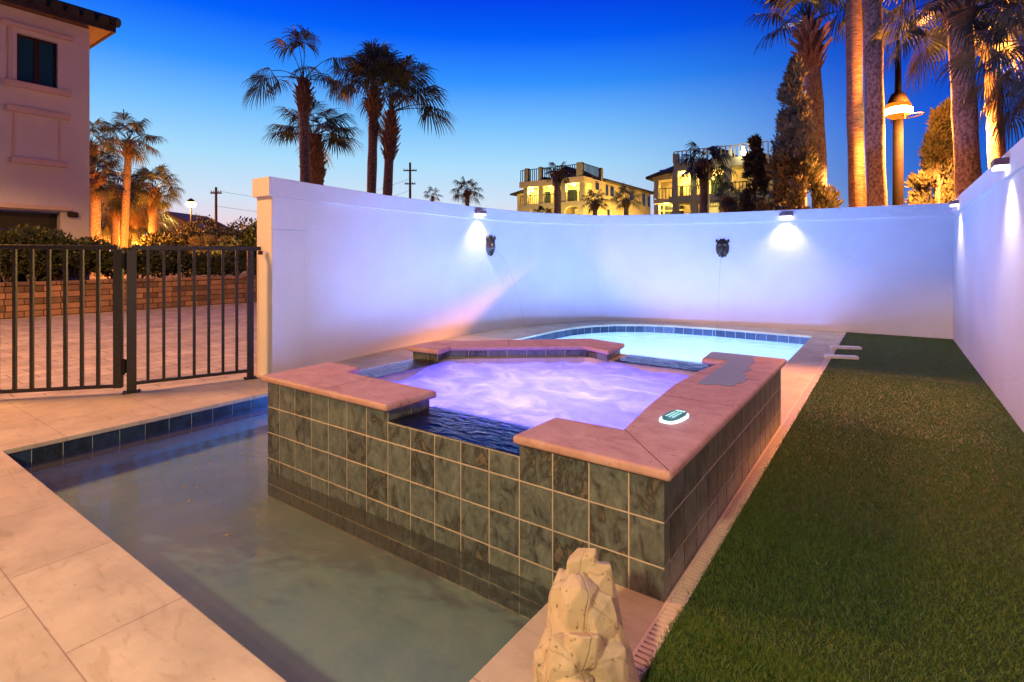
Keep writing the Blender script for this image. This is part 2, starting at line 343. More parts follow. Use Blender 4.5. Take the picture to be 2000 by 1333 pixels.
def water_mat(name, tint, bscale, bstr, rough=0.02, ior=1.33, stretch=(1, 1, 1), haze=0.0):
    m, n, l, out = new_mat(name)
    tr = N(n, 'ShaderNodeBsdfTransparent'); tr.inputs[0].default_value = rgba(tint)
    gl = N(n, 'ShaderNodeBsdfGlossy'); gl.inputs['Roughness'].default_value = rough
    fr = N(n, 'ShaderNodeFresnel'); fr.inputs['IOR'].default_value = ior
    tc = N(n, 'ShaderNodeTexCoord'); mp = N(n, 'ShaderNodeMapping'); mp.inputs['Scale'].default_value = stretch; l.new(tc.outputs['Object'], mp.inputs[0])
    ns = N(n, 'ShaderNodeTexNoise'); ns.inputs['Scale'].default_value = bscale; ns.inputs['Detail'].default_value = 3; l.new(mp.outputs[0], ns.inputs['Vector'])
    bp = N(n, 'ShaderNodeBump'); bp.inputs['Strength'].default_value = bstr; bp.inputs['Distance'].default_value = 0.02; l.new(ns.outputs['Fac'], bp.inputs['Height'])
    l.new(bp.outputs[0], gl.inputs['Normal']); l.new(bp.outputs[0], fr.inputs['Normal'])
    mx = N(n, 'ShaderNodeMixShader'); l.new(fr.outputs[0], mx.inputs[0]); l.new(tr.outputs[0], mx.inputs[1]); l.new(gl.outputs[0], mx.inputs[2])
    if haze:     # cloudy pool water; on the puddle a pale diffuse imitates its sheen
        df = N(n, 'ShaderNodeBsdfDiffuse'); df.inputs[0].default_value = (0.55, 0.62, 0.58, 1); m2 = N(n, 'ShaderNodeMixShader'); m2.inputs[0].default_value = haze
        l.new(mx.outputs[0], m2.inputs[1]); l.new(df.outputs[0], m2.inputs[2]); l.new(m2.outputs[0], out.inputs[0])
    else: l.new(mx.outputs[0], out.inputs[0])
    return m
M['water'] = water_mat('pool_water', (0.84, 0.93, 0.95), 4, 0.5, rough=0.14, ior=1.24, haze=0.06)
M['film'] = water_mat('spill_film', (0.75, 0.8, 0.95), 30, 0.55, rough=0.05, ior=1.5, stretch=(0.5, 1.3, 1))
M['jet'] = water_mat('water_jet', (0.93, 0.95, 0.97), 30, 0.3, rough=0.1)
M['puddle'] = water_mat('puddle', (0.86, 0.93, 0.97), 14, 0.03, rough=0.35, ior=1.55, haze=0.42)  # strong diffuse mix imitates the grey light the surface reflects

def foam_mat():
    m, n, l, out = new_mat('spa_foam')
    tc = N(n, 'ShaderNodeTexCoord'); mp = N(n, 'ShaderNodeMapping'); mp.inputs['Rotation'].default_value = (0, 0, 0.6); mp.inputs['Scale'].default_value = (1.0, 1.5, 1)
    l.new(tc.outputs['Object'], mp.inputs[0])
    ns = N(n, 'ShaderNodeTexNoise'); ns.inputs['Scale'].default_value = 3.6; ns.inputs['Detail'].default_value = 12; ns.inputs['Roughness'].default_value = 0.6; ns.inputs['Distortion'].default_value = 0.9
    l.new(mp.outputs[0], ns.inputs['Vector'])
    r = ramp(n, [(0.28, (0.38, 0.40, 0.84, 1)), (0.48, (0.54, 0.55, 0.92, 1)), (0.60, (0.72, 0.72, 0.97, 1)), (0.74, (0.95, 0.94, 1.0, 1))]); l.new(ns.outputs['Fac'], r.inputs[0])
    d = N(n, 'ShaderNodeBsdfPrincipled'); d.inputs['Roughness'].default_value = 0.3; l.new(r.outputs[0], d.inputs['Base Color'])
    t = N(n, 'ShaderNodeBsdfTranslucent'); l.new(r.outputs[0], t.inputs[0])
    bp = N(n, 'ShaderNodeBump'); bp.inputs['Strength'].default_value = 0.5; bp.inputs['Distance'].default_value = 0.03; l.new(ns.outputs['Fac'], bp.inputs['Height'])
    l.new(bp.outputs[0], d.inputs['Normal'])
    mx = N(n, 'ShaderNodeMixShader'); mx.inputs[0].default_value = 0.6; l.new(d.outputs[0], mx.inputs[1]); l.new(t.outputs[0], mx.inputs[2])
    l.new(mx.outputs[0], out.inputs[0]); return m
M['foam'] = foam_mat()
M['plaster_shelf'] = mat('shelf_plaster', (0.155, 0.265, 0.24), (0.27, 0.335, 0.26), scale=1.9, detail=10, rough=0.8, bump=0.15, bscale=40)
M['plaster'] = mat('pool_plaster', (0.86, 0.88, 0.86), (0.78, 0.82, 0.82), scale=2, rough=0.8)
M['turf'] = mat('turf_base', (0.02, 0.045, 0.01), (0.03, 0.05, 0.012), scale=60, rough=0.95)
M['blade'] = mat('turf_blade', (0.042, 0.125, 0.013), (0.105, 0.15, 0.020), scale=40, rough=0.6, lo=0.3, hi=0.7)
def limestone_mat():
    m, n, l, out = new_mat('limestone'); b = N(n, 'ShaderNodeBsdfPrincipled'); b.inputs['Roughness'].default_value = 0.85
    tc = N(n, 'ShaderNodeTexCoord'); mp = N(n, 'ShaderNodeMapping'); mp.inputs['Scale'].default_value = (1, 1, 0.45); l.new(tc.outputs['Object'], mp.inputs[0])
    ns = N(n, 'ShaderNodeTexNoise'); ns.inputs['Scale'].default_value = 9; ns.inputs['Detail'].default_value = 10; l.new(mp.outputs[0], ns.inputs['Vector'])
    wv = N(n, 'ShaderNodeVectorMath'); wv.operation = 'MULTIPLY_ADD'; wv.inputs[1].default_value = (.05, .05, .05); l.new(ns.outputs['Color'], wv.inputs[0]); l.new(mp.outputs[0], wv.inputs[2])
    vo = N(n, 'ShaderNodeTexVoronoi'); vo.feature = 'DISTANCE_TO_EDGE'; vo.inputs['Scale'].default_value = 7.5; l.new(wv.outputs[0], vo.inputs['Vector'])
    cr = ramp(n, [(0.0, (0.45, 0.38, 0.3, 1)), (0.022, (1, 1, 1, 1))]); l.new(vo.outputs['Distance'], cr.inputs[0])
    r = ramp(n, [(0.3, (0.44, 0.34, 0.21, 1)), (0.5, (0.54, 0.44, 0.29, 1)), (0.68, (0.32, 0.26, 0.17, 1))]); l.new(ns.outputs['Fac'], r.inputs[0])
    n2 = N(n, 'ShaderNodeTexNoise'); n2.inputs['Scale'].default_value = 70; n2.inputs['Detail'].default_value = 3; l.new(tc.outputs['Object'], n2.inputs['Vector'])
    r2 = ramp(n, [(0.30, (0.45, 0.4, 0.32, 1)), (0.36, (1, 1, 1, 1))]); l.new(n2.outputs['Fac'], r2.inputs[0])
    m1 = N(n, 'ShaderNodeMix'); m1.data_type = 'RGBA'; m1.blend_type = 'MULTIPLY'; m1.inputs['Factor'].default_value = 0.15; l.new(r.outputs[0], m1.inputs['A']); l.new(cr.outputs[0], m1.inputs['B'])
    m2 = N(n, 'ShaderNodeMix'); m2.data_type = 'RGBA'; m2.blend_type = 'MULTIPLY'; m2.inputs['Factor'].default_value = 1; l.new(m1.outputs['Result'], m2.inputs['A']); l.new(r2.outputs[0], m2.inputs['B'])
    l.new(m2.outputs['Result'], b.inputs['Base Color'])
    ad = N(n, 'ShaderNodeMath'); ad.operation = 'MULTIPLY_ADD'; ad.inputs[1].default_value = 0.5; l.new(n2.outputs['Fac'], ad.inputs[0]); l.new(cr.outputs[0], ad.inputs[2])
    bp = N(n, 'ShaderNodeBump'); bp.inputs['Strength'].default_value = 0.6; bp.inputs['Distance'].default_value = 0.006; l.new(ad.outputs[0], bp.inputs['Height']); l.new(bp.outputs[0], b.inputs['Normal'])
    l.new(b.outputs[0], out.inputs[0]); return m
M['limestone'] = limestone_mat()

# ================================================================ SETTING
POOL = [(-4.27, 0.795), (-0.903, 0.795), (-0.903, 8.80), (-2.3, 8.88), (-2.95, 8.82), (-3.4, 8.68), (-3.8, 8.42), (-4.08, 8.05), (-4.23, 7.6), (-4.27, 7.1)]
def inset(poly, d):
    out = []; n = len(poly)
    for i in range(n):
        a, b, c = Vector(poly[i - 1]), Vector(poly[i]), Vector(poly[(i + 1) % n])
        e1 = (b - a).normalized(); e2 = (c - b).normalized()
        n1 = Vector((-e1.y, e1.x)); n2 = Vector((-e2.y, e2.x))
        k = (n1 + n2); k = k / max(k.length_squared / 2, 0.2)
        out.append(tuple(b + k * d))
    return out
# big ground with a pit for the pool
g = MB()
X0, X1, Y0, Y1 = -4.6, -0.58, 0.4, 9.25
B = 900
for (a, b, c, d) in ((-B, X0, -B, B), (X1, B, -B, B), (X0, X1, -B, Y0), (X0, X1, Y1, B)):
    g.add([(a, c, -0.035), (b, c, -0.035), (b, d, -0.035), (a, d, -0.035)], [(0, 1, 2, 3)])
struct(g.build('ground', M['soil']))

# driveway pavers
pv = MB(); pv.prism([(-13.85, -8), (-4.7, -8), (-4.7, 12), (-13.2, 12)], -0.03, -0.008)
struct(pv.build('driveway', M['pavers']))
# deck round the pool (hole overhangs the shell a little)
deck_out = [(-0.603, -3.0), (-0.603, 9.52), (-5.25, 9.52), (-5.25, 2.85), (-5.02, 2.72), (-5.32, 1.83), (-5.92, 1.05), (-6.6, 0.3), (-6.6, -3.0)]
dk = MB(); dk.prism(deck_out, -0.03, 0.0, hole=[p for p in inset(POOL, 0.02)][::-1])
deck = struct(dk.build('pool_deck', M['deck'], bevel=0.006))

# pool shell
pool = thing('swimming_pool', 'long tiled pool with glowing deep end behind the spa and dim shelf in front', 'pool', (-2.6, 4.8, 0))
sh = MB()
n_ = len(POOL)
for i in range(n_):
    a, b = POOL[i], POOL[(i + 1) % n_]
    sh.add([(a[0], a[1], -1.25), (b[0], b[1], -1.25), (b[0], b[1], -0.031), (a[0], a[1], -0.031)], [(0, 1, 2, 3)])
tri = tessellate_polygon([[Vector((p[0], p[1], 0)) for p in POOL]])
sh.add([(p[0], p[1], -1.25) for p in POOL], [tuple(t) for t in tri])
sh.build('basin', M['plaster'], pool)
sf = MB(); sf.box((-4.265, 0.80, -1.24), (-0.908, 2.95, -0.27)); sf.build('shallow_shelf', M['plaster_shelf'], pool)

rng = random.Random(5)
def tile_strip(mb, A, B, z0, z1, z_from=0.409, cw=0.152, s0=0.0, gap=0.0058, th=0.0018, xcut=None):
    """slate tiles in a straight grid standing proud of the wall from A to B (outside on the right-hand side)"""
    A = Vector(A); B = Vector(B); L = (B - A).length; u = (B - A) / L; nrm = Vector((u.y, -u.x))
    cols = [0.0]; s = s0 if s0 > 0 else cw
    while s < L - 0.01: cols.append(s); s += cw
    cols.append(L)
    rows = [z1]; z = z_from - 0.1495
    while z > z0 + 0.005:
        if z < z1 - 0.005: rows.append(z)
        z -= 0.1505
    rows.append(z0)
    for i in range(len(cols) - 1):
        for j in range(len(rows) - 1):
            a, b = cols[i] + gap / 2, cols[i + 1] - gap / 2; t, bt = rows[j] - gap / 2, rows[j + 1] + gap / 2
            if b - a < 0.004 or t - bt < 0.004: continue
            r = rng.random() ** 1.15 * 0.95 + 0.02
            e = 0.0008
            pts = []
            for (k, ee) in ((0.0, 0), (th - e, 0), (th, e)):
                for (ss, zz) in ((a + ee, bt + ee), (b - ee, bt + ee), (b - ee, t - ee), (a + ee, t - ee)):
                    p = A + u * ss + nrm * k; pts.append((p.x, p.y, zz))
            fs = [(8, 9, 10, 11)]
            for q in (0, 4):
                for w in range(4): fs.append((q + w, q + (w + 1) % 4, q + 4 + (w + 1) % 4, q + 4 + w))
            mb.add(pts, fs, r)
wt = MB()
runs = [(POOL[(i + 1) % n_], POOL[i], -0.14) for i in range(1, n_ - 1)]      # reversed so the tiles face the water
runs += [(POOL[1], POOL[0], -0.268), ((-4.27, 0.795), (-4.27, 2.95), -0.268), ((-4.27, 2.95), (-4.27, 7.1), -0.14)]
for a, b, zb_ in runs: tile_strip(wt, a, b, zb_, -0.033, z_from=0.1165, th=0.002, gap=0.003)
wt.build('waterline_tile', M['tile_bluelit'], pool)
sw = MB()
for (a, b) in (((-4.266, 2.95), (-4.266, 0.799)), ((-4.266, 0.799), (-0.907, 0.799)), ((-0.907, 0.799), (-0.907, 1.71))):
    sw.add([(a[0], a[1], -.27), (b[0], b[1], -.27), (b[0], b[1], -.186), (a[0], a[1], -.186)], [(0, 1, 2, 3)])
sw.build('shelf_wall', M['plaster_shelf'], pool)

# water
pw = MB(); pw.add([(p[0], p[1], -0.115) for p in POOL], [tuple(t) if (Vector(POOL[t[1]]) - Vector(POOL[t[0]])).cross(Vector(POOL[t[2]]) - Vector(POOL[t[0]])) > 0 else tuple(t[::-1]) for t in tri])
struct(pw.build('pool_water', M['water']))

# ================================================================ SPA
spa = thing('raised_spa', 'raised hot tub clad in square slate tiles with pinkish stone coping and bubbling violet water', 'hot tub', (-1.8, 2.85, 0))
OUT = [(-2.981, 1.719), (-0.609, 1.719), (-0.609, 4.0), (-2.08, 4.05), (-3.0, 3.19)]
INN = [(-2.71, 2.03), (-0.905, 2.03), (-0.905, 3.72), (-1.95, 3.72), (-2.75, 3.06)]
core = MB(); core.prism(OUT, -1.24, 0.352, hole=INN[::-1])
core.prism([(p[0], p[1]) for p in INN], -0.55, -0.45)
core.build('wall', M['grout'], spa)
tw = MB()
# front: full height left and right of the spillway, low in the middle
F0 = 1.719
tile_strip(tw, (-2.985, F0), (-1.946, F0), -0.265, 0.409, s0=0.124)
tile_strip(tw, (-1.946, F0), (-1.188, F0), -0.265, 0.352, s0=0.152)
tile_strip(tw, (-1.188, F0), (-0.605, F0), -0.265, 0.409, s0=0.152)
tile_strip(tw, (-0.609, 1.715), (-0.609, 4.0), 0.001, 0.409, s0=0.06)
tile_strip(tw, (-2.08, 4.05), (-3.0, 3.19), -0.6, 0.352)
tile_strip(tw, (-0.609, 4.0), (-2.08, 4.05), -0.6, 0.352)
tile_strip(tw, (-3.0, 3.19), (-2.981, 1.715), -0.265, 0.352)
tw.build('wall_tile', M['tile'], spa)
P1 = [(-3.015, 1.685), (-1.922, 1.685), (-1.905, 2.015), (-2.66, 2.035), (-2.715, 2.17), (-3.03, 2.17)]
P2 = [(-1.20, 1.685), (-0.575, 1.685), (-0.575, 4.04), (-1.075, 4.035), (-1.05, 3.70), (-0.915, 3.70), (-0.955, 3.3), (-0.965, 2.9), (-0.925, 2.4), (-0.878, 2.005), (-1.19, 1.99)]
P3 = [(-3.045, 2.88), (-2.73, 2.90), (-2.775, 3.08), (-1.955, 3.72), (-1.70, 3.62), (-1.735, 4.0), (-2.09, 4.09), (-3.06, 3.20)]
R1 = [(-2.981, 1.719), (-1.948, 1.719), (-1.948, 2.0), (-2.70, 2.0), (-2.745, 2.14), (-2.985, 2.14)]
R2 = [(-1.186, 1.719), (-0.609, 1.719), (-0.609, 4.01), (-1.04, 4.005), (-1.02, 3.73), (-0.90, 3.73), (-0.90, 2.03), (-1.186, 2.02)]
R3 = [(-3.01, 2.91), (-2.765, 2.925), (-2.81, 3.10), (-1.965, 3.76), (-1.735, 3.66), (-1.765, 3.975), (-2.08, 4.055), (-3.02, 3.19)]
for P, Rr in ((P1, R1), (P2, R2), (P3, R3)):
    c_ = MB(); c_.prism(P, 0.4095, 0.445); c_.build('coping', M['coping'], spa, bevel=0.013)
    rr_ = MB(); rr_.prism(Rr, 0.352, 0.4094)
    r_ = rr_.build('riser', M['grout'], spa)
    rt = MB()
    for i in range(len(Rr)):
        a, b = Rr[i], Rr[(i + 1) % len(Rr)]
        if abs(a[1] - 1.719) < 0.001 and abs(b[1] - 1.719) < 0.001: continue
        if abs(a[0] + 0.609) < 0.001 and abs(b[0] + 0.609) < 0.001: continue
        tile_strip(rt, a, b, 0.352, 0.409, z_from=0.409, th=0.002)
    rt.build('riser_tile', M['tile'], r_)
for nm_, lines in ((0, (((-2.42, 1.69), (-2.43, 2.03)),)), (1, (((-0.958, 2.62), (-0.578, 2.60)), ((-0.955, 3.25), (-0.578, 3.24)), ((-0.878, 2.01), (-0.578, 1.69)))), (2, (((-2.60, 3.60), (-2.42, 3.36)), ((-2.775, 3.08), (-3.055, 3.19)))),):
    par = [o_ for o_ in spa.children if o_.name.startswith('coping')]; par.sort(key=lambda o_: o_.name)
    for (a_, b_) in lines:
        jm = MB()
        A_, B_ = Vector(a_), Vector(b_); u_ = (B_ - A_).normalized(); jm.obox((A_ + B_) / 2, u_, (B_ - A_).length / 2 - .012, Vector((-u_.y, u_.x)), .0014, 0.4448, 0.4455)
        jm.build('joint', M['stone_gap'], par[nm_])
# spillway tops, tiled
for (x0, x1, y0, y1) in ((-1.944, -1.190, 1.722, 2.035), (-1.69, -1.06, 3.70, 4.0), (-2.97, -2.72, 2.15, 2.9)):
    st = MB(); nx = max(1, round((x1 - x0) / 0.152)); ny = max(1, round((y1 - y0) / 0.152))
    for i in range(nx):
        for j in range(ny):
            st.box((x0 + (x1 - x0) * i / nx + .002, y0 + (y1 - y0) * j / ny + .002, 0.3515), (x0 + (x1 - x0) * (i + 1) / nx - .002, y0 + (y1 - y0) * (j + 1) / ny - .002, 0.355), rng.random() * 0.5 + 0.05)
    st.build('spillway', M['tile'], spa)
# churning water
fm = MB(); nx, ny = 100, 96; fx0, fx1, fy0, fy1 = -2.80, -0.86, 1.99, 3.76
idx = {}
def inpoly(x, y, poly):
    c = False
    for i in range(len(poly)):
        (ax, ay), (bx, by) = poly[i], poly[i - 1]
        if (ay > y) != (by > y) and x < (bx - ax) * (y - ay) / (by - ay) + ax: c = not c
    return c
INB = inset(INN, -0.035)
vs, fs = [], []
def vid(i, j):
    if (i, j) not in idx:
        x = fx0 + (fx1 - fx0) * i / nx; y = fy0 + (fy1 - fy0) * j / ny
        h = mnoise.turbulence(Vector((x * 3.2, y * 3.2, 1.7)), 4, False) - 0.55
        e = mnoise.noise(Vector((x * 9, y * 9, 4)))
        bub = math.exp(-((x + 2.5) ** 2 + (y - 2.95) ** 2) / 0.02) * 0.035
        idx[(i, j)] = len(vs); vs.append((x, y, 0.340 + h * 0.030 + e * 0.006 + bub))
    return idx[(i, j)]
for i in range(nx):
    for j in range(ny):
        x = fx0 + (fx1 - fx0) * (i + .5) / nx; y = fy0 + (fy1 - fy0) * (j + .5) / ny
        if inpoly(x, y, INB): fs.append((vid(i, j), vid(i + 1, j), vid(i + 1, j + 1), vid(i, j + 1)))
fm.add(vs, fs); struct(fm.build('spa_water', M['foam'], smooth=True))
def sheet(x0, x1, y0, y1, z, n, m, amp, name, mt):
    q = MB(); V = []; F = []
    for j in range(m + 1):
        for i in range(n + 1):
            x = x0 + (x1 - x0) * i / n; y = y0 + (y1 - y0) * j / m
            V.append((x, y, z + amp * mnoise.noise(Vector((x * 14, y * 30, 3)))))
    for j in range(m):
        for i in range(n): a = j * (n + 1) + i; F.append((a, a + 1, a + n + 2, a + n + 1))
    q.add(V, F); return struct(q.build(name, mt, smooth=True))
sheet(-1.944, -1.190, 1.712, 2.04, 0.361, 60, 30, 0.0035, 'spillway_water', M['film'])
sheet(-1.70, -1.05, 3.70, 4.03, 0.361, 40, 20, 0.003, 'spillway_water', M['film'])
sheet(-2.98, -2.70, 2.15, 2.92, 0.361, 20, 40, 0.003, 'spillway_water', M['film'])

# puddle on the right-hand coping
pd = MB(); rr = random.Random(3)
pz = 0.4475
pp = [(1392, 686), (1438, 689), (1474, 693), (1470, 701), (1474, 709), (1462, 716), (1466, 722), (1452, 728), (1456, 734), (1458, 742), (1450, 748), (1438, 751), (1428, 755), (1408, 752), (1385, 751), (1362, 750), (1372, 741), (1392, 728), (1412, 714), (1424, 704), (1405, 702), (1378, 698)]
pl = [gp(a, b, pz) for a, b in pp]
pj = []
for i in range(len(pl)):
    a_, b_ = pl[i], pl[(i + 1) % len(pl)]
    for k_ in range(6):
        p_ = a_.lerp(b_, k_ / 6); nz_ = mnoise.noise(Vector((p_.x * 45, p_.y * 45, 1))); p_ = p_ + Vector((nz_ * .012, mnoise.noise(Vector((p_.x * 50, p_.y * 50, 8))) * .02, 0)); pj.append(p_)
pl = pj
pd.prism([(max(min(p.x, -0.60), -1.05), min(p.y, 4.02)) for p in pl][::-1], 0.4458, pz, bottom=False)
tag(pd.build('puddle', M['puddle']), 'shallow ragged puddle shining on the pink coping of the hot tub', 'puddle')
wet = MB()
wet_m = mat('wet_stone', (0.22, 0.14, 0.11), (0.28, 0.19, 0.15), scale=12, rough=0.25)

# spa remote
rc = gp(1317, 817, 0.447)
rem = thing('spa_remote', 'small oval keypad with a glowing white rim on the coping of the hot tub', 'remote control', (rc.x, rc.y, 0.4455))
def oval(cx, cy, a, b, z0, z1, name, mt, par, ang=0.0, n=28, bevel=0.0):
    P = []
    for i in range(n):
        t = 6.28318 * i / n; ct, st_ = math.cos(t), math.sin(t)
        x = a * math.copysign(abs(ct) ** 0.75, ct); y = b * math.copysign(abs(st_) ** 0.75, st_)
        P.append((cx + x * math.cos(ang) - y * math.sin(ang), cy + x * math.sin(ang) + y * math.cos(ang)))
    q = MB(); q.prism(P, z0, z1); return q.build(name, mt, par, bevel=bevel)
RA = math.radians(83)
oval(rc.x, rc.y, 0.092, 0.044, 0.4455, 0.453, 'glowing_rim', emis('remote_glow', (0.72, 0.86, 1.0), 2.2), rem, RA)
oval(rc.x, rc.y + 0.004, 0.082, 0.034, 0.453, 0.463, 'keypad', mat('keypad', (0.02, 0.14, 0.12), (0.03, 0.18, 0.15), rough=0.35), rem, RA, bevel=0.004)
kb = MB()
for i in range(5):
    for j in (-1, 0, 1):
        a, b = -0.045 + i * 0.018, j * 0.015
        x = rc.x + a * math.cos(RA) - b * math.sin(RA); y = rc.y + .004 + a * math.sin(RA) + b * math.cos(RA)
        kb.box((x - .004, y - .004, .463), (x + .004, y + .004, .4648))
x = rc.x + 0.058 * math.cos(RA); y = rc.y + .004 + 0.058 * math.sin(RA); kb.box((x - .02, y - .008, .463), (x + .02, y + .008, .4645))
kb.build('buttons', emis('button_glow', (0.6, 1.0, 0.9), 1.2), rem)
light('POINT', 'remote_glow_light', (rc.x, rc.y, 0.50), 0.10, (0.4, 0.65, 1.0), 0.03)

# ================================================================ DRAIN, LAWN
dr = thing('channel_drain', 'pale plastic slotted drain grate running between the stone deck and the turf', 'drain', (-0.575, 4, 0))
c_ = MB(); c_.box((-0.6025, -2.0, -0.05), (-0.545, 9.5, -0.022)); c_.build('channel', M['stone_gap'], dr)
gt = MB()
gt.box((-0.6025, -2, -0.02), (-0.594, 9.5, 0.004)); gt.box((-0.5535, -2, -0.02), (-0.545, 9.5, 0.004))
y = -2.0
while y < 9.49: gt.box((-0.5938, y, -0.018), (-0.5537, y + 0.0145, 0.0035)); y += 0.0222
gt.build('grate', mat('grate', (0.66, 0.52, 0.43), (0.58, 0.46, 0.38), scale=14, rough=0.5), dr)
tb = MB(); tb.prism([(-0.5445, -2.5), (0.72, -2.5), (0.72, 9.6), (-0.5445, 9.6)], -0.03, 0.0)
struct(tb.build('lawn', M['turf']))
# turf blades as one mesh, denser near the camera
def blades():
    R = np.random.default_rng(4)
    segs = [(0.1, 1.6, 3600), (1.6, 2.6, 60000), (2.6, 4.2, 60000), (4.2, 6.2, 34000), (6.2, 9.52, 24000)]
    P = []; S = []
    for y0, y1, n in segs:
        P.append(np.stack([R.uniform(-0.552, 0.70, n), R.uniform(y0, y1, n)], 1)); S.append(np.full(n, 1.0 if y0 < 4 else 1.5))
    # the near edge, right in front of the lens
    n = 62000; P.append(np.stack([R.uniform(-0.552, 0.12, n), R.uniform(0.75, 1.7, n)], 1)); S.append(np.full(n, 1.0))
    P = np.concatenate(P); S = np.concatenate(S); n = len(P)
    a = R.uniform(0, 2 * np.pi, n); h = R.uniform(0.006, 0.015, n); lean = R.uniform(0.2, 1.3, n) * h; la = R.uniform(0, 2 * np.pi, n)
    w = 0.0016 * S
    V = np.zeros((n, 3, 3))
    V[:, 0, 0] = P[:, 0] - np.cos(a) * w; V[:, 0, 1] = P[:, 1] - np.sin(a) * w
    V[:, 1, 0] = P[:, 0] + np.cos(a) * w; V[:, 1, 1] = P[:, 1] + np.sin(a) * w
    V[:, 2, 0] = P[:, 0] + np.cos(la) * lean; V[:, 2, 1] = P[:, 1] + np.sin(la) * lean; V[:, 2, 2] = h
    me = bpy.data.meshes.new('turf_blades'); me.vertices.add(3 * n); me.loops.add(3 * n); me.polygons.add(n)
    me.vertices.foreach_set('co', V.reshape(-1)); me.loops.foreach_set('vertex_index', np.arange(3 * n, dtype=np.int32))
    me.polygons.foreach_set('loop_start', np.arange(0, 3 * n, 3, dtype=np.int32))
    me.update(calc_edges=True); me.materials.append(M['blade'])
    o = bpy.data.objects.new('grass', me); COL.objects.link(o); o['kind'] = 'stuff'
    tag(o, 'dense short green artificial turf between the drain and the right-hand wall', 'grass')
blades()
# two white strips lying on the turf
for k, (a, b, lab) in enumerate((((1622, 681), (1681, 683), 'farther white strip lying across the turf edge near the back wall'),
                                 ((1611, 699), (1675, 702), 'nearer white strip lying across the turf edge near the back wall'))):
    p, q = gp(*a), gp(*b); u = (q - p).normalized(); w = Vector((-u.y, u.x, 0)); c = (p + q) / 2
    s_ = MB(); s_.obox(c, u, (q - p).length / 2, w, 0.045, 0.001, 0.034)
    tag(s_.build('paving_strip', M['white_plastic'], loc=(c.x, c.y, 0), bevel=0.004), lab, 'paving strip', 'white strips on the turf')

# ================================================================ WALLS
WALLPX = [(530, -4.75, 2.768), (620, -4.855, 3.338), (700, -4.955, 3.95), (770, -5.02, 4.54), (870, -5.075, 5.55), (950, -5.065, 6.44), (1000, -5.005, 7.04),
          (1060, -4.83, 7.66), (1100, -4.64, 8.07), (1140, -4.44, 8.45), (1178, -4.2, 8.76), (1240, -3.70, 9.03), (1300, -3.2, 9.21), (1400, -2.4, 9.36), (1500, -1.62, 9.45), (1600, -0.9, 9.50), (1700, -0.25, 9.53), (1862, 0.72, 9.55)]
def catmull(P, k=5):
    out = []
    for i in range(len(P) - 1):
        p0, p1, p2, p3 = [np.array(P[max(0, min(len(P) - 1, i + d))]) for d in (-1, 0, 1, 2)]
        for j in range(k):
            t = j / k
            out.append(tuple(0.5 * ((2 * p1) + (-p0 + p2) * t + (2 * p0 - 5 * p1 + 4 * p2 - p3) * t * t + (-p0 + 3 * p1 - 3 * p2 + p3) * t ** 3)))
    out.append(tuple(P[-1])); return out
WP = catmull(WALLPX)
def offs(pts, d):
    out = []
    for i in range(len(pts)):
        a = Vector(pts[max(0, i - 1)]); b = Vector(pts[min(len(pts) - 1, i + 1)]); t = (b - a).normalized()
        out.append((pts[i][0] - t.y * d, pts[i][1] + t.x * d))
    return out
def wall_at(px):
    for i in range(len(WP) - 1):
        if WP[i][0] <= px <= WP[i + 1][0]:
            t = (px - WP[i][0]) / (WP[i + 1][0] - WP[i][0]); a, b = WP[i], WP[i + 1]
            p = Vector((a[1] + (b[1] - a[1]) * t, a[2] + (b[2] - a[2]) * t)); d = Vector((b[1] - a[1], b[2] - a[2])).normalized()
            return p, Vector((d.y, -d.x)), d
inner = [(p[1], p[2]) for p in WP]
HW = 1.891
cw = thing('courtyard_wall', 'tall pale stucco wall curving from the orange-lit end pillar by the gate round behind the pool', 'wall', (-4.9, 6, 0))
out_ = offs(inner, 0.25)
def wallbody(a, b, z0, z1): 
    q = MB(); q.prism(b + a[::-1], z0, z1); return q
out_[0] = (-5.0, 2.768)
wallbody(inner, out_, -0.1, HW - 0.004).build('wall_body', M['stucco'], cw, fixn=True)
capi = offs(inner, -0.022); capo = offs(inner, 0.275)
capi[0] = (-4.725, 2.735); capo[0] = (-5.03, 2.735)
wallbody(capi, capo, HW - 0.178, HW).build('cap_band', M['stucco'], cw, fixn=True, bevel=0.006)
# pilaster layer near the gate, stepped like a plaster panel edge
def seg(px0, px1, d0=0.014):
    pts = [tuple(wall_at(px0)[0])] + [(p[1], p[2]) for p in WP if px0 < p[0] < px1] + [tuple(wall_at(px1)[0])]
    return pts, offs(pts, -d0)
a, b = seg(530.01, 593); wallbody(b, a, 0.0, 1.40).build('pilaster', M['stucco'], cw, fixn=True, bevel=0.005)
a, b = seg(530.01, 627); wallbody(b, a, 1.403, HW - 0.18).build('pilaster_head', M['stucco'], cw, fixn=True, bevel=0.005)
a, b = seg(1178, 1212, 0.010); wallbody(b, a, 0.0, HW - 0.18).build('joint_strip', M['stucco'], cw, fixn=True)
rw = thing('boundary_wall', 'long pale stucco wall with downlights along the right side of the turf', 'wall', (0.8, 3.5, 0))
q = MB(); q.box((0.70, -2.6, -0.1), (0.95, 9.86, HW - 0.004)); q.build('wall_body', M['stucco'], rw)
q = MB(); q.box((0.678, -2.6, HW - 0.178), (0.975, 9.524, HW + .0015)); q.build('cap_band', M['stucco'], rw, bevel=0.006)

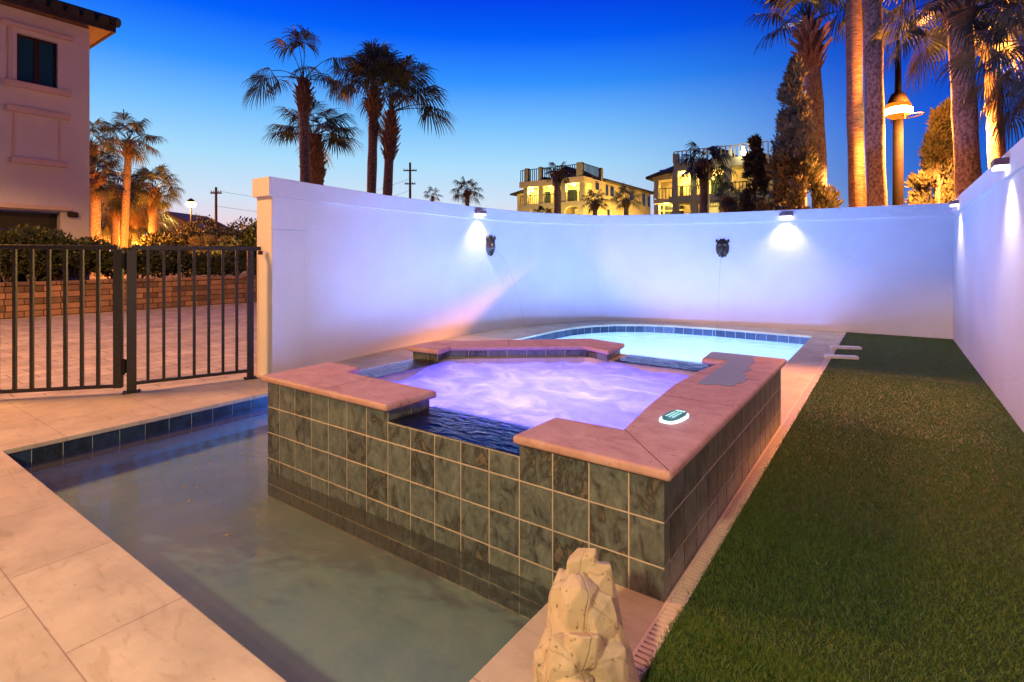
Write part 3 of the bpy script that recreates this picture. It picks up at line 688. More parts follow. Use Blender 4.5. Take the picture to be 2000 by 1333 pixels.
# downlights
def sconce(p, nrm, z, label, power, w=0.09):
    p = Vector((p[0], p[1], 0)); n3 = Vector((nrm[0], nrm[1], 0)); u = Vector((-n3.y, n3.x, 0)); c = p + n3 * 0.05
    t = thing('wall_light', label, 'wall light', (p.x, p.y, z), 'downlights fixed under the wall cap')
    q = MB(); q.obox(p + n3 * 0.0525, u, w, n3, 0.0525, z - 0.012, z + 0.038); q.build('housing', M['fixture'], t, bevel=0.005)
    q = MB(); q.obox(p + n3 * 0.0525, u, w * 0.9, n3, 0.043, z - 0.032, z - 0.013); q.build('lens', M['glow_wall'], t)
    light('SPOT', 'wall_light_beam', tuple(p + n3 * 0.12 + Vector((0, 0, z - 0.04))), power * 1.9, (1.0, 0.80, 0.80), 0.03, tuple(p + n3 * 0.01 + Vector((0, 0, 0))), 104, 0.85)
wp, wn_, _ = wall_at(932); sconce(wp, wn_, 1.80, 'wall light with its beam falling beside the lion mask left of the pool', 16)
wp, wn_, _ = wall_at(1535); sconce(wp, wn_, 1.80, 'wall light on the back wall right of the dark lion mask', 16)
sconce((0.70, 8.55), (-1, 0), 1.80, 'wall light on the right wall close to the far corner', 20)
sconce((0.70, 5.15), (-1, 0), 1.80, 'wall light on the right wall nearest the camera', 24)

# lion masks
def mask(px, zc, label):
    p, nrm, _ = wall_at(px); n3 = Vector((nrm.x, nrm.y, 0)); u = Vector((-n3.y, n3.x, 0)); up = Vector((0, 0, 1)); o = Vector((p.x, p.y, zc))
    t = thing('lion_mask_fountain', label, 'mask fountain', tuple(o), 'lion masks spouting into the pool')
    q = MB(); V = []; F = []; nu, nv = 24, 20
    def dep(a, b):      # a sideways, b up in units of half sizes
        r = math.hypot(a, b)
        d = 0.055 * math.sqrt(max(0, 1 - r * r * 0.96))
        d += 0.045 * math.exp(-((a / 0.26) ** 2 + ((b + 0.15) / 0.42) ** 2))         # muzzle
        d += 0.022 * math.exp(-((abs(a) - 0.38) / 0.2) ** 2 - ((b - 0.42) / 0.13) ** 2)    # brows
        d -= 0.026 * math.exp(-((abs(a) - 0.36) / 0.13) ** 2 - ((b - 0.2) / 0.1) ** 2)     # eyes
        d += 0.016 * math.exp(-((abs(a) - 0.48) / 0.18) ** 2 - ((b + 0.15) / 0.2) ** 2)    # cheeks
        d -= 0.050 * math.exp(-(a / 0.22) ** 2 - ((b + 0.60) / 0.15) ** 2)                 # mouth
        d += 0.014 * math.exp(-(a / 0.2) ** 2 - ((b + 0.88) / 0.1) ** 2)                   # chin
        return d
    for j in range(nv + 1):
        for i in range(nu):
            r = j / nv; th = 6.28318 * i / nu; a, b = r * math.cos(th), r * math.sin(th)
            k = 1 + 0.06 * math.sin(th * 11) * r
            V.append(o + u * (a * 0.105 * k) + up * (b * 0.160 * k) + n3 * (dep(a, b) + 0.001))
    for j in range(nv):
        for i in range(nu): F.append((j * nu + i, j * nu + (i + 1) % nu, (j + 1) * nu + (i + 1) % nu, (j + 1) * nu + i))
    q.add(V, F); q.build('face', M['bronze'], t, smooth=True)
    for s in (-1, 1):
        e = MB(); c = o + u * (0.085 * s) + up * 0.125 + n3 * 0.02
        e.tube([c - up * 0.03, c - up * 0.005 + u * 0.006 * s, c + up * 0.024 + u * 0.012 * s], [0.024, 0.021, 0.005], 8); e.build('ear', M['bronze'], t, smooth=True)
    # spout of water falling to the pool
    j0 = o + n3 * 0.075 - up * 0.09; pts = []
    T = math.sqrt(2 * (j0.z + 0.115) / 9.8)
    for k in range(15):
        tt = T * k / 14; pts.append(j0 + n3 * (1.3 * tt) - up * (4.9 * tt * tt))
    w = MB(); w.tube(pts, [0.0016 + 0.0006 * math.sin(k * 1.7) ** 2 for k in range(15)], 7)
    tag(w.build('water_jet', M['jet'], loc=tuple(j0), smooth=True), 'thin arc of water falling from the ' + ('left wall' if px < 1100 else 'back wall') + ' lion mask', 'water jet', 'jets of water from the masks')
mask(957, 1.315, 'half-lit brown lion mask beside the wall light on the left wall')
mask(1411, 1.29, 'dark blue-black lion mask in the middle of the back wall')

# ================================================================ FENCE AND GATE
def fence_run(t, A, B, pk, bars_in, z_top=1.235, zb=0.06, end_posts=(True, True), rail_ext=0.0):
    A = Vector(A); B = Vector(B); L = (B - A).length; u = (B - A) / L; w = Vector((-u.y, u.x))
    q = MB(); c = (A + B) / 2 + u * rail_ext / 2; q.obox(c, u, L / 2 + rail_ext / 2, w, 0.019, z_top - 0.036, z_top); q.build('top_rail', M['fence'], t, bevel=0.003)
    q = MB(); q.obox((A + B) / 2, u, L / 2 - 0.02, w, 0.016, zb - 0.012, zb + 0.014); q.build('bottom_rail', M['fence'], t, bevel=0.002)
    for s in bars_in:
        q = MB(); q.obox(A + u * (L * s), u, 0.0115, w, 0.0115, zb + 0.0142, z_top - 0.0362); q.build('picket', M['fence'], t)
    return u, w
gA, gB = (-5.93, 0.90), (-5.235, 1.71)
gate = thing('metal_gate', 'dark metal gate leaf standing ajar at the left edge beside the hinge post', 'gate', (gA[0], gA[1], 0))
u, w = fence_run(gate, gB, gA, 8, [0.135 + 0.108 * i for i in range(8)], zb=0.065)
for p, hw in ((Vector(gB), 0.03), (Vector(gA), 0.03)):
    q = MB(); q.obox(p, u, 0.03, w, 0.024, 0.05, 1.199); q.build('stile', M['fence'], gate, bevel=0.003)
for z in (0.17, 1.05):
    q = MB(); q.obox(Vector(gB) - u * 0.045, u, 0.014, w, 0.018, z, z + 0.11); q.tube([Vector((gB[0] - u.x * .045 + w.x * .022, gB[1] - u.y * .045 + w.y * .022, z - 0.01)), Vector((gB[0] - u.x * .045 + w.x * .022, gB[1] - u.y * .045 + w.y * .022, z + 0.12))], 0.012, 8)
    q.build('hinge', M['stone_gap'], gate)
fA, fB = (-5.19, 1.79), (-4.885, 2.64)
fen = thing('metal_fence', 'fixed dark picket fence panel between the hinge post and the end pillar', 'fence', (fA[0], fA[1], 0))
u, w = fence_run(fen, fA, fB, 7, [0.125 * (i + 1) for i in range(7)], zb=0.075, rail_ext=0.09)
for p, hw in ((Vector(fA), 0.034), (Vector(fB), 0.027)):
    q = MB(); q.obox(p, u, hw, w, hw, 0.012, 1.198); q.build('post', M['fence'], fen, bevel=0.003)
    q = MB(); q.obox(p, u, hw + 0.028, w, hw + 0.012, 0.0005, 0.012)
    for sx in (-1, 1):
        c = p + u * sx * (hw + 0.018); q.tube([(c.x, c.y, 0.012), (c.x, c.y, 0.022)], 0.008, 6)
    q.build('base_plate', M['fence'], fen, bevel=0.002)
q = MB(); e = Vector(fB) + u * 0.085; q.obox(e, u, 0.018, w, 0.026, 1.16, 1.196); q.build('wall_bracket', M['fence'], fen)

# ================================================================ ROCK
def rock():
    R = random.Random(12)
    c = at(1143, 1.39); c = Vector((c.x, c.y, 0))
    rgt = Vector((CT, ST, 0)); fwd = Vector((-ST, CT, 0))
    bm = bmesh.new()
    def chunk(x, y, w, d, h, lean=0.0, seed=0, z0=0.0, taper=0.5):
        RR = random.Random(seed); vs = []
        for k in range(30):
            z = RR.random() ** .7; t = 1 - (1 - taper) * max(0, (z - 0.15)) / 0.85
            a = RR.random() * 6.283; rad = RR.uniform(0.92, 1.06)
            px = math.cos(a) * w * t * rad * 1.15; py = math.sin(a) * d * t * rad
            if z > 0.93: px *= 0.72; py *= 0.72
            p = c + rgt * (x + px + lean * z) + fwd * (y + py) + Vector((0, 0, z0 + z * h * .88))
            vs.append(bm.verts.new(p))
        r = bmesh.ops.convex_hull(bm, input=vs)
        bad = [v for v in r['geom_interior'] if isinstance(v, bmesh.types.BMVert)] + [v for v in r['geom_unused'] if isinstance(v, bmesh.types.BMVert)]
        bmesh.ops.delete(bm, geom=list(set(bad)), context='VERTS')
    k = 0
    for (xx, yy_, hh, ww) in ((-.052, .060, .318, .050), (.004, .072, .385, .054), (.064, .060, .352, .052), (-.080, .010, .245, .048), (-.022, .018, .330, .052), (.040, .008, .300, .054), (.090, .010, .215, .044),
                              (-.062, -.042, .205, .052), (-.002, -.038, .250, .050), (.060, -.045, .195, .052), (-.035, -.085, .130, .056), (.035, -.090, .110, .056)):
        k += 1; chunk(xx, yy_, ww, ww * 1.05, hh, lean=-xx * .22 + R.uniform(-.006, .006), seed=60 + k, taper=R.uniform(.72, .86))
    chunk(0.0, 0.0, 0.125, 0.10, 0.13, seed=13, taper=0.9)
    me = bpy.data.meshes.new('limestone_rock'); bm.to_mesh(me); bm.free(); me.materials.append(M['limestone'])
    o = bpy.data.objects.new('limestone_rock', me); COL.objects.link(o)
    for v in me.vertices: v.co -= c
    o.location = c
    rm = o.modifiers.new('remesh', 'REMESH'); rm.mode = 'VOXEL'; rm.voxel_size = 0.0034
    tx = bpy.data.textures.new('rock_noise', 'CLOUDS'); tx.noise_scale = 0.07; tx.noise_depth = 4
    dp = o.modifiers.new('disp', 'DISPLACE'); dp.texture = tx; dp.strength = 0.008; dp.mid_level = 0.5; dp.texture_coords = 'LOCAL'
    tag(o, 'tall craggy pale limestone rock standing on the deck strip in the foreground', 'rock')
rock()

# leaves drifting on the shelf water
lf = mat('drift_leaf', (0.34, 0.18, 0.08), (0.42, 0.36, 0.12), scale=9, rough=0.6)
LL = ['upper left one of the top cluster', 'topmost of the cluster near the spa corner', 'just under the topmost scrap', 'right end of the top cluster', 'alone at the left of the others', 'lowest of the top cluster', 'left one of the middle pair', 'right one of the middle pair', 'just below the middle pair', 'left one of the lower pair', 'pale one at the right of the lower pair', 'lone yellow scrap nearest the camera', 'reddish one closest to the spa corner']
R = random.Random(8)
for (px, py) in ((370, 890), (397, 888), (388, 899), (410, 905), (325, 905), (384, 915), (362, 950), (386, 952), (392, 962), (369, 978), (404, 980), (445, 1044), (472, 885)):
    p = gp(px, py, -0.113); a = R.random() * 6.28; s = R.uniform(0.010, 0.018)
    u = Vector((math.cos(a), math.sin(a), 0)); w = Vector((-u.y, u.x, 0)) * 0.32
    q = MB(); up_ = Vector((0, 0, 1))
    q.add([p - u * s, p - u * s * .2 + w * s + up_ * .001, p + u * s, p - u * s * .2 - w * s + up_ * .001, p - u * s * .2 + up_ * .0025], [(0, 4, 1), (1, 4, 2), (2, 4, 3), (3, 4, 0)])
    q.add([p - u * s - up_ * .001, p - u * s * .2 + w * s - up_ * .001, p + u * s - up_ * .001, p - u * s * .2 - w * s - up_ * .001], [(0, 1, 2, 3)])
    tag(q.build('fallen_leaf', lf, loc=tuple(p)), 'leaf scrap on the shelf water, ' + LL.pop(0), 'leaf', 'leaf scraps on the water')
#PART2
# ================================================================ beyond the gate
def onx(px, py, x0):
    X = (px - 1000) / FPX; Y = x0 / (X * CT - ST); return Vector((x0, Y * CT + Y * X * ST, CAMH - (py - HOR) * Y / FPX))
def ony(px, py, y0):
    X = (px - 1000) / FPX; Y = y0 / (CT + X * ST); return Vector((X * Y * CT - Y * ST, y0, CAMH - (py - HOR) * Y / FPX))
bd = MB(); bd.prism([(-13.86, -30), (-13.45, 9), (-13.3, 14), (-120, 60), (-120, -30)], -0.02, 0.575)
struct(bd.build('planting_bed', M['soil']))
rt = thing('retaining_wall', 'low retaining wall of mottled brown and grey blocks beyond the driveway', 'wall', (-13.7, 3, 0))
q = MB(); q.prism([(-13.62, -10), (-13.25, 9.0), (-13.5, 9.05), (-13.87, -10)], -0.02, 0.60); q.build('block_courses', M['blocks'], rt)
R = random.Random(2); yy = -10.0
while yy < 8.9:
    L = R.uniform(0.3, 0.46); x = -13.745 + 0.0195 * (yy + 10)
    q = MB(); q.box((x - .145 + R.uniform(-.006, .006), yy, 0.60), (x + .15 + R.uniform(-.008, .008), yy + L - .008, 0.665)); 
    if yy > -2: q.build('cap_block', M['blocks'], rt, bevel=0.01)
    yy += L

# pale three-storey house at the far left
BX = -16.0
hb = thing('stucco_house', 'pale rendered house with dark tiled roof and teal window at the left edge', 'house', (BX, 4.63, 0))
BY = 4.63; BT = 6.72
M['left_wall'] = mat('render', (0.86, 0.88, 0.90), (0.79, 0.81, 0.83), scale=1.5, rough=0.9, bump=0.5, bscale=55)
M['trim'] = mat('render_trim', (0.84, 0.72, 0.64), (0.78, 0.66, 0.6), scale=4, rough=0.85, bump=0.1)
wa, wb = onx(33, 65, BX), onx(113, 172, BX); wa2 = onx(33, 158, BX); wb2 = onx(113, 83, BX)
wy0, wy1, wz0, wz1 = wa.y, wb.y, (wa2.z + wb.z) / 2, (wa.z + wb2.z) / 2
ga, gb = onx(-60, 408, BX), onx(118, 415, BX)
def facade_x(mb, x, th, y0, y1, z0, z1, holes):
    ys = sorted({y0, y1} | {h[0] for h in holes} | {h[1] for h in holes}); zs = sorted({z0, z1} | {h[2] for h in holes} | {h[3] for h in holes})
    for i in range(len(ys) - 1):
        for j in range(len(zs) - 1):
            cy, cz = (ys[i] + ys[i + 1]) / 2, (zs[j] + zs[j + 1]) / 2
            if any(h[0] < cy < h[1] and h[2] < cz < h[3] for h in holes): continue
            mb.add([(x, ys[i], zs[j]), (x, ys[i + 1], zs[j]), (x, ys[i + 1], zs[j + 1]), (x, ys[i], zs[j + 1])], [(0, 1, 2, 3)])
    for (a, b, c, d) in holes:
        mb.add([(x, a, c), (x, b, c), (x, b, d), (x, a, d), (x - th, a, c), (x - th, b, c), (x - th, b, d), (x - th, a, d)], [(0, 4, 5, 1), (1, 5, 6, 2), (2, 6, 7, 3), (3, 7, 4, 0)])
q = MB(); facade_x(q, BX, 0.35, -12, BY, 0.5, BT, [(wy0, wy1, wz0, wz1), (-3.0, gb.y, 0.5, gb.z)])
q.add([(BX, BY, 0.5), (BX - 10, BY, 0.5), (BX - 10, BY, BT), (BX, BY, BT)], [(0, 1, 2, 3)]); q.add([(BX - 10, -12, .5), (BX, -12, .5), (BX, -12, BT), (BX - 10, -12, BT)], [(0, 1, 2, 3)])
q.build('wall', M['left_wall'], hb)
w_ = MB()
for (a, b) in ((wy0, wy0 + .05), (wy1 - .05, wy1), ((wy0 + wy1) / 2 - .05, (wy0 + wy1) / 2 + .05)): w_.box((BX - .16, a, wz0), (BX - .09, b, wz1))
w_.box((BX - .155, wy0, wz0), (BX - .095, wy1, wz0 + .05)); w_.box((BX - .155, wy0, wz1 - .05), (BX - .095, wy1, wz1))
wf = w_.build('window', M['dark_metal'], hb)
q = MB(); q.box((BX - .14, wy0, wz0), (BX - .12, wy1, wz1)); q.build('pane', mat('teal_glass', (0.015, 0.08, 0.10), (0.02, 0.10, 0.12), scale=1, rough=0.12, spec=0.9), wf)
def trim(y0, y1, z0, z1, d): 
    q = MB(); q.box((BX + 0.003, y0, z0), (BX + d, y1, z1)); return q.build('moulding', M['trim'], hb, bevel=0.02)
trim(wy0 - .28, wy1 + .28, wz1 + .10, wz1 + .2, .10); trim(wy0 - .22, wy1 + .22, wz0 - .17, wz0 - .03, .13)
pa, pb = onx(25, 210, BX), onx(120, 323, BX); pa2 = onx(25, 315, BX)
pz1, pz0 = pa.z, (pb.z + pa2.z) / 2
trim(pa.y - .12, pb.y + .15, pz1 - .1, pz1 + .04, .10); trim(pa.y - .05, pb.y + .1, pz0 - .05, pz0 + .08, .12)
trim(pa.y, pa.y + .05, pz0 + .1, pz1 - .12, .03); trim(pb.y - .05, pb.y, pz0 + .1, pz1 - .12, .03)
trim(wy0 - .16, wy0 - .08, wz0 - .02, wz1 + .09, .04)
trim(-3.2, gb.y + .2, gb.z + .03, gb.z + .14, .08)
q = MB(); 
for k in range(4): q.box((BX - .3, -3, 0.55 + k * (gb.z - .56) / 4), (BX - .26, gb.y, 0.55 + (k + 1) * (gb.z - .56) / 4 - .015))
q.build('garage_door', mat('garage', (0.02, 0.025, 0.02), (0.03, 0.035, 0.03), scale=5, rough=0.5), hb)
fx_ = onx(141, 419, BX); q = MB(); q.box((BX + .003, fx_.y - .1, fx_.z - .07), (BX + .1, fx_.y + .1, fx_.z + .05)); q.build('wall_lamp', M['dark_metal'], hb, bevel=.02)
# roof: hip with soffit
OV = 0.43; OX = 0.28; ze = BT + 0.02
q = MB(); q.box((BX - 10 - OV, -12 - OV, ze), (BX + OX, BY + OV, ze + 0.05)); q.build('soffit', M['wood_soffit'], hb)
q = MB(); q.box((BX + OX - .03, -12 - OV, ze - .02), (BX + OX + .02, BY + OV + .02, ze + .16)); q.box((BX - 10 - OV, BY + OV - .03, ze - .02), (BX + OX - .031, BY + OV + .02, ze + .16)); q.build('gutter', M['roof_dark'], hb)
def tiles_roof():
    q = MB(); e = BX + OX + .06; n0 = BY + OV + .06; w0 = BX - 10 - OV; s0 = -12 - OV; cx = (e + w0) / 2; rise = 2.0; z0 = ze + .14
    pitch = 0.30
    # barrel tile columns climbing the east slope
    y = s0
    while y < n0 - .05:
        hipd = min(n0 - y, y - s0 + .01, e - cx); 
        for k in range(int(hipd / 0.34)):
            x0, x1 = e - k * .34, e - (k + 1) * .34 - .03; za, zb = z0 + (e - x0) * rise / (e - cx) + .045, z0 + (e - x1) * rise / (e - cx)
            q.tube([(x0, y + pitch / 2, za), (x1, y + pitch / 2, zb)], [0.125, 0.10], 7)
        y += pitch
    q.add([(e, s0, z0), (e, n0, z0), (cx, n0 - (e - cx), z0 + rise), (cx, s0 + (e - cx), z0 + rise)], [(0, 1, 2, 3)])
    q.add([(e, n0, z0), (w0, n0, z0), (cx, n0 - (e - cx), z0 + rise)], [(0, 1, 2)])
    q.add([(w0, n0, z0), (w0, s0, z0), (cx, s0 + (e - cx), z0 + rise), (cx, n0 - (e - cx), z0 + rise)], [(0, 1, 2, 3)])
    q.tube([(e, n0, z0 + .08), (cx, n0 - (e - cx), z0 + rise + .05)], 0.12, 7)
    q.build('roof', mat('green_roof_tile', (0.05, 0.065, 0.045), (0.03, 0.035, 0.03), scale=4, rough=0.7, bump=.3), hb)
tiles_roof()

# ---------------------------------------------------------------- foliage generators
def leaf_mesh(P, D, Ln, Wd, name):
    """one triangle-pair leaf per point: P base, D direction, lengths, widths"""
    n = len(P); R = np.random.default_rng(n)
    r = R.normal(size=(n, 3)); s = np.cross(D, r); s /= np.linalg.norm(s, axis=1)[:, None] + 1e-9
    V = np.zeros((n, 4, 3)); V[:, 0] = P; V[:, 1] = P + D * Ln[:, None] * .5 + s * Wd[:, None]; V[:, 2] = P + D * Ln[:, None]; V[:, 3] = P + D * Ln[:, None] * .5 - s * Wd[:, None]
    me = bpy.data.meshes.new(name); me.vertices.add(4 * n); me.loops.add(4 * n); me.polygons.add(n)
    me.vertices.foreach_set('co', V.reshape(-1)); me.loops.foreach_set('vertex_index', np.arange(4 * n, dtype=np.int32))
    me.polygons.foreach_set('loop_start', np.arange(0, 4 * n, 4, dtype=np.int32)); me.update(calc_edges=True)
    return me
def shrub_obj(loc, rx, ry, h, n, leaf, seed, m, label, cat='shrub', group=None, name='shrub', lob=7, stem_m='bark', zmin=0.05):
    R = np.random.default_rng(seed)
    # several overlapping lobes, leaves mostly near each lobe's surface
    C = np.stack([R.uniform(-.6, .6, lob) * rx, R.uniform(-.6, .6, lob) * ry, R.uniform(.35, .78, lob) * h], 1); Rd = R.uniform(.28, .5, lob)
    k = R.integers(0, lob, n); d = R.normal(size=(n, 3)); d /= np.linalg.norm(d, axis=1)[:, None]
    rad = R.uniform(.55, 1.08, n) ** .6 * Rd[k]
    P = C[k] + d * rad[:, None] * np.array([rx, ry, h * .62]); ok = P[:, 2] > zmin; P, d = P[ok], d[ok]; n = len(P)
    D = d * .7 + R.normal(size=(n, 3)) * .5 + np.array([0, 0, .35]); D /= np.linalg.norm(D, axis=1)[:, None]
    me = leaf_mesh(P, D, R.uniform(.7, 1.3, n) * leaf, R.uniform(.2, .34, n) * leaf, name)
    t = thing(name, label, cat, loc, group)
    me.materials.append(M[m]); o = bpy.data.objects.new('foliage', me); COL.objects.link(o); o.parent = t
    q = MB()
    for i in range(min(lob, 6)):
        c = C[i]; q.tube([(0, 0, -.02), (c[0] * .4, c[1] * .4, c[2] * .5), tuple(c)], [max(.012, .03 * h), .02 * h, .006 * h], 5)
    so = q.build('stems', M[stem_m], None); so.parent = t
    return t
def juniper(loc, H, prof, n, seed, label, m='juniper', leaf=0.13, bend=0.0):
    """flame-shaped conifer; prof = [(height fraction, left, right)] half widths in metres along the camera's right axis"""
    R = np.random.default_rng(seed); rgt = np.array([CT, ST, 0]); fw = np.array([-ST, CT, 0])
    pr = np.array(prof)
    # branch clumps first
    nb = 130; t = R.uniform(0, 1, nb) ** 1.1; L = np.interp(t, pr[:, 0], pr[:, 1]); Rr = np.interp(t, pr[:, 0], pr[:, 2]); wob = R.uniform(.7, 1.28, nb); L = L * wob; Rr = Rr * wob
    a = R.uniform(0, 2 * np.pi, nb); rr = R.uniform(.62, 1.08, nb); c = np.cos(a); half = (L + Rr) / 2; mid = (Rr - L) / 2
    bc = (mid + c * half * rr)[:, None] * rgt + (np.sin(a) * half * rr)[:, None] * fw + np.array([0, 0, 1.0]) * (t * H)[:, None]
    br = R.uniform(.10, .26, nb) * (0.45 + 0.55 * half / half.max()) * (H / 5) ** .5
    k = R.integers(0, nb, n); d = R.normal(size=(n, 3)); d /= np.linalg.norm(d, axis=1)[:, None]
    P = bc[k] + d * (br[k] * R.uniform(.4, 1.05, n))[:, None] * np.array([1, 1, 1.9])
    out = bc[k] - np.array([0, 0, 1]) * bc[k][:, 2:3]; out /= np.linalg.norm(out, axis=1)[:, None] + 1e-6
    D = d * .45 + out * .35 + np.array([0, 0, .75]) + R.normal(size=(n, 3)) * .28; D /= np.linalg.norm(D, axis=1)[:, None]
    P[:, 2] = np.maximum(P[:, 2], 0.05)
    me = leaf_mesh(P, D, R.uniform(.6, 1.3, n) * leaf, R.uniform(.12, .22, n) * leaf, 'conifer')
    th_ = thing('conifer', label, 'tree', loc); me.materials.append(M[m]); o = bpy.data.objects.new('crown', me); COL.objects.link(o); o.parent = th_
    q = MB(); q.tube([(0, 0, -.1), (0, 0, H * .5), (0, 0, H * .9)], [H * .022, H * .014, .01], 7)
    for i in range(0, nb, 3):
        z = bc[i][2]; q.tube([(0, 0, z * .8), tuple(bc[i])], [.02, .006], 4, cap=False)
    so = q.build('trunk', M['bark'], None); so.parent = th_
    return th_

def fan(mb, base, d0, plen, size, droop, R, nseg=30, up=Vector((0, 0, 1)), wid=0.5):
    """costapalmate frond: arching petiole, then a fan of folded segments whose tips hang"""
    d = d0.normalized(); side = d.cross(up)
    if side.length < .1: side = Vector((1, 0, 0))
    side.normalize(); pts = [base.copy()]; p = base.copy(); st = 6
    for i in range(st):
        d = (d + Vector((0, 0, -droop * (0.25 + i / st)))* (1 / st)).normalized(); p = p + d * (plen / st); pts.append(p.copy())
    mb.tube(pts, [0.018 * size + .004] * 3 + [0.011 * size + .003] * 4, 3, cap=False)
    nrm = side.cross(d).normalized()
    roll = R.uniform(-.5, .5); side = (side * math.cos(roll) + nrm * math.sin(roll)).normalized(); nrm = side.cross(d).normalized()
    half = math.radians(R.uniform(100, 125)); tip0 = pts[-1]
    for k in range(nseg):
        a = -half + 2 * half * k / (nseg - 1); a += R.uniform(-.02, .02)
        ax = d * math.cos(a) + side * math.sin(a) - nrm * (0.18 * abs(math.sin(a)) + .08)
        # costa: middle segments start further out along the recurving midrib
        co = max(0, math.cos(a)) * 0.28 * size
        b0 = tip0 + (d + Vector((0, 0, -.5 * droop))) * co * .9
        L = size * (0.78 + 0.22 * math.cos(a * .7)) * R.uniform(.86, 1.06) - co * .4
        wv = ax.cross(nrm).normalized()
        w = L * .45 * (2 * half / nseg) * wid
        p1 = b0 + ax * L * .45 + Vector((0, 0, -droop * .06 * L)); ax2 = (ax + Vector((0, 0, -(0.45 + droop * .55) * R.uniform(.6, 1.4)))).normalized()
        p2 = p1 + ax2 * L * .33; ax3 = (ax2 + Vector((0, 0, -(0.5 + droop * .6) * R.uniform(.5, 1.5)))).normalized(); p3 = p2 + ax3 * L * .28
        mb.add([b0 - wv * w * .15, b0 + wv * w * .15, p1 + wv * w, p1 - wv * w, p2 + wv * w * .55, p2 - wv * w * .55, p3], [(0, 1, 2, 3), (3, 2, 4, 5), (5, 4, 6)])
def palm(base, top, crown_r, r_trunk, label, seed=1, nf=20, boot=0.9, boot_r=1.8, mfrond='frond', mbark='bark', droop=0.7, el=(-25, 80), group='palm trees', nseg=30, bend=(0, 0), petfrac=0.48, az=None, elist=None, trunk_r_top=None, dead=0, fsize=None):
    R = random.Random(seed); base = Vector(base); top = Vector(top)
    t = thing('palm_tree', label, 'palm tree', tuple(base), group)
    n = 14; pts = []; rads = []
    for i in range(n + 1):
        s = i / n; p = base.lerp(top, s); b = math.sin(math.pi * s)
        p = p + Vector((CT, ST, 0)) * b * bend[0] + Vector((-ST, CT, 0)) * b * bend[1]
        pts.append(p); rt_ = trunk_r_top or r_trunk * .92; rads.append((r_trunk * (1 - s) + rt_ * s) * (1 + .05 * math.sin(i * 2.3 + seed)) * (1.25 if i == 0 else 1))
    q = MB(); q.tube(pts, rads, 14); q.build('trunk', M[mbark], t, smooth=True)
    ax = (pts[-1] - pts[-2]).normalized()
    if boot > 0:
        r_full = r_trunk; r_trunk = (trunk_r_top or r_trunk) * 1.08
        bm_ = MB(); nb = int(26 * max(1, boot)); 
        bm_.tube([top - ax * boot, top - ax * boot * .5, top + ax * .1], [r_trunk * 1.05, r_trunk * 1.25, r_trunk * .8], 10)
        for i in range(nb * 2):
            s = i / (nb * 2); a = i * 2.399; z = -boot * (1 - s)
            env = (0.55 + 0.45 * math.sin(math.pi * min(1, (s * .85 + .12)))) * boot_r * r_trunk
            o = Vector((math.cos(a), math.sin(a), 0)); c = top + ax * z; b_ = c + o * r_trunk * .85; e = c + o * env + Vector((0, 0, boot_r * r_trunk * R.uniform(.35, .95)))
            sd = Vector((-o.y, o.x, 0)) * r_trunk * .24; dn = Vector((0, 0, -r_trunk * .3)); e = e + o * r_trunk * R.uniform(0, .35)
            bm_.add([b_ - sd * 1.3, b_ + sd * 1.3, e + sd * .55, e - sd * .55, b_ + dn * 2, e + dn * .5], [(0, 1, 2, 3), (1, 4, 5, 2), (4, 0, 3, 5), (3, 2, 5)])
        bm_.build('leaf_bases', M['boot'], t); r_trunk = r_full
    cr = MB(); pl_ = crown_r * petfrac; fs_ = fsize or crown_r * (1 - petfrac) * 1.05
    for i in range(nf):
        if elist: a, e = elist[i % len(elist)]; a, e = math.radians(a), math.radians(e); aa = -a + TH
        else: e = math.radians(el[0] + (el[1] - el[0]) * ((i + .5) / nf) ** .9 + R.uniform(-6, 6)); aa = i * 2.39996 + R.uniform(-.2, .2)
        dv = Vector((math.cos(aa) * math.cos(e), math.sin(aa) * math.cos(e), math.sin(e)))
        fan(cr, top + ax * .05 + dv * r_trunk * .5, dv, pl_ * R.uniform(.8, 1.15), fs_ * R.uniform(.85, 1.12), droop, R, nseg)
    cr.build('crown', M[mfrond], t)
    if dead:
        dm = MB()
        for i in range(dead):
            aa = i * 2.1 + seed; e = math.radians(R.uniform(-75, -45)); dv = Vector((math.cos(aa) * math.cos(e), math.sin(aa) * math.cos(e), math.sin(e)))
            fan(dm, top - ax * .15, dv, pl_ * .7, fs_ * .8, 1.2, R, nseg)
        dm.build('dead_fronds', M['dead_frond'], t)
    return t
def base_at(px, Y): return at(px, Y)
def pt(px, py, Y): return at(px, Y, py)

# --- palms on the left skyline (behind the courtyard wall)
palm(at(600, 16.5), pt(593, 160, 16.5), 1.9, 0.165, 'tall sparse palm with clawed drooping fans left of the leaning pair above the wall', 11, 11, boot=.95, droop=1.05, boot_r=1.75, bend=(.0, 0),
     elist=[(180, 32), (165, 12), (205, 25), (95, 78), (120, 66), (0, 50), (15, 22), (60, 80), (-20, 12), (250, 60), (290, 45)], petfrac=.52, fsize=0.82)
palm(at(614, 21), pt(612, 268, 21), 1.85, 0.30, 'shorter thick-trunked palm just behind the tall sparse one above the wall', 12, 20, boot=2.2, boot_r=1.35, droop=.45, el=(-5, 60), petfrac=.42)
palm(at(720, 18), pt(731, 180, 18), 1.75, 0.165, 'dense purple-grey palm, left one of the leaning pair above the wall', 13, 24, boot=.85, boot_r=2.0, droop=.7, el=(5, 85), mfrond='frond_pale', petfrac=.5, dead=1)
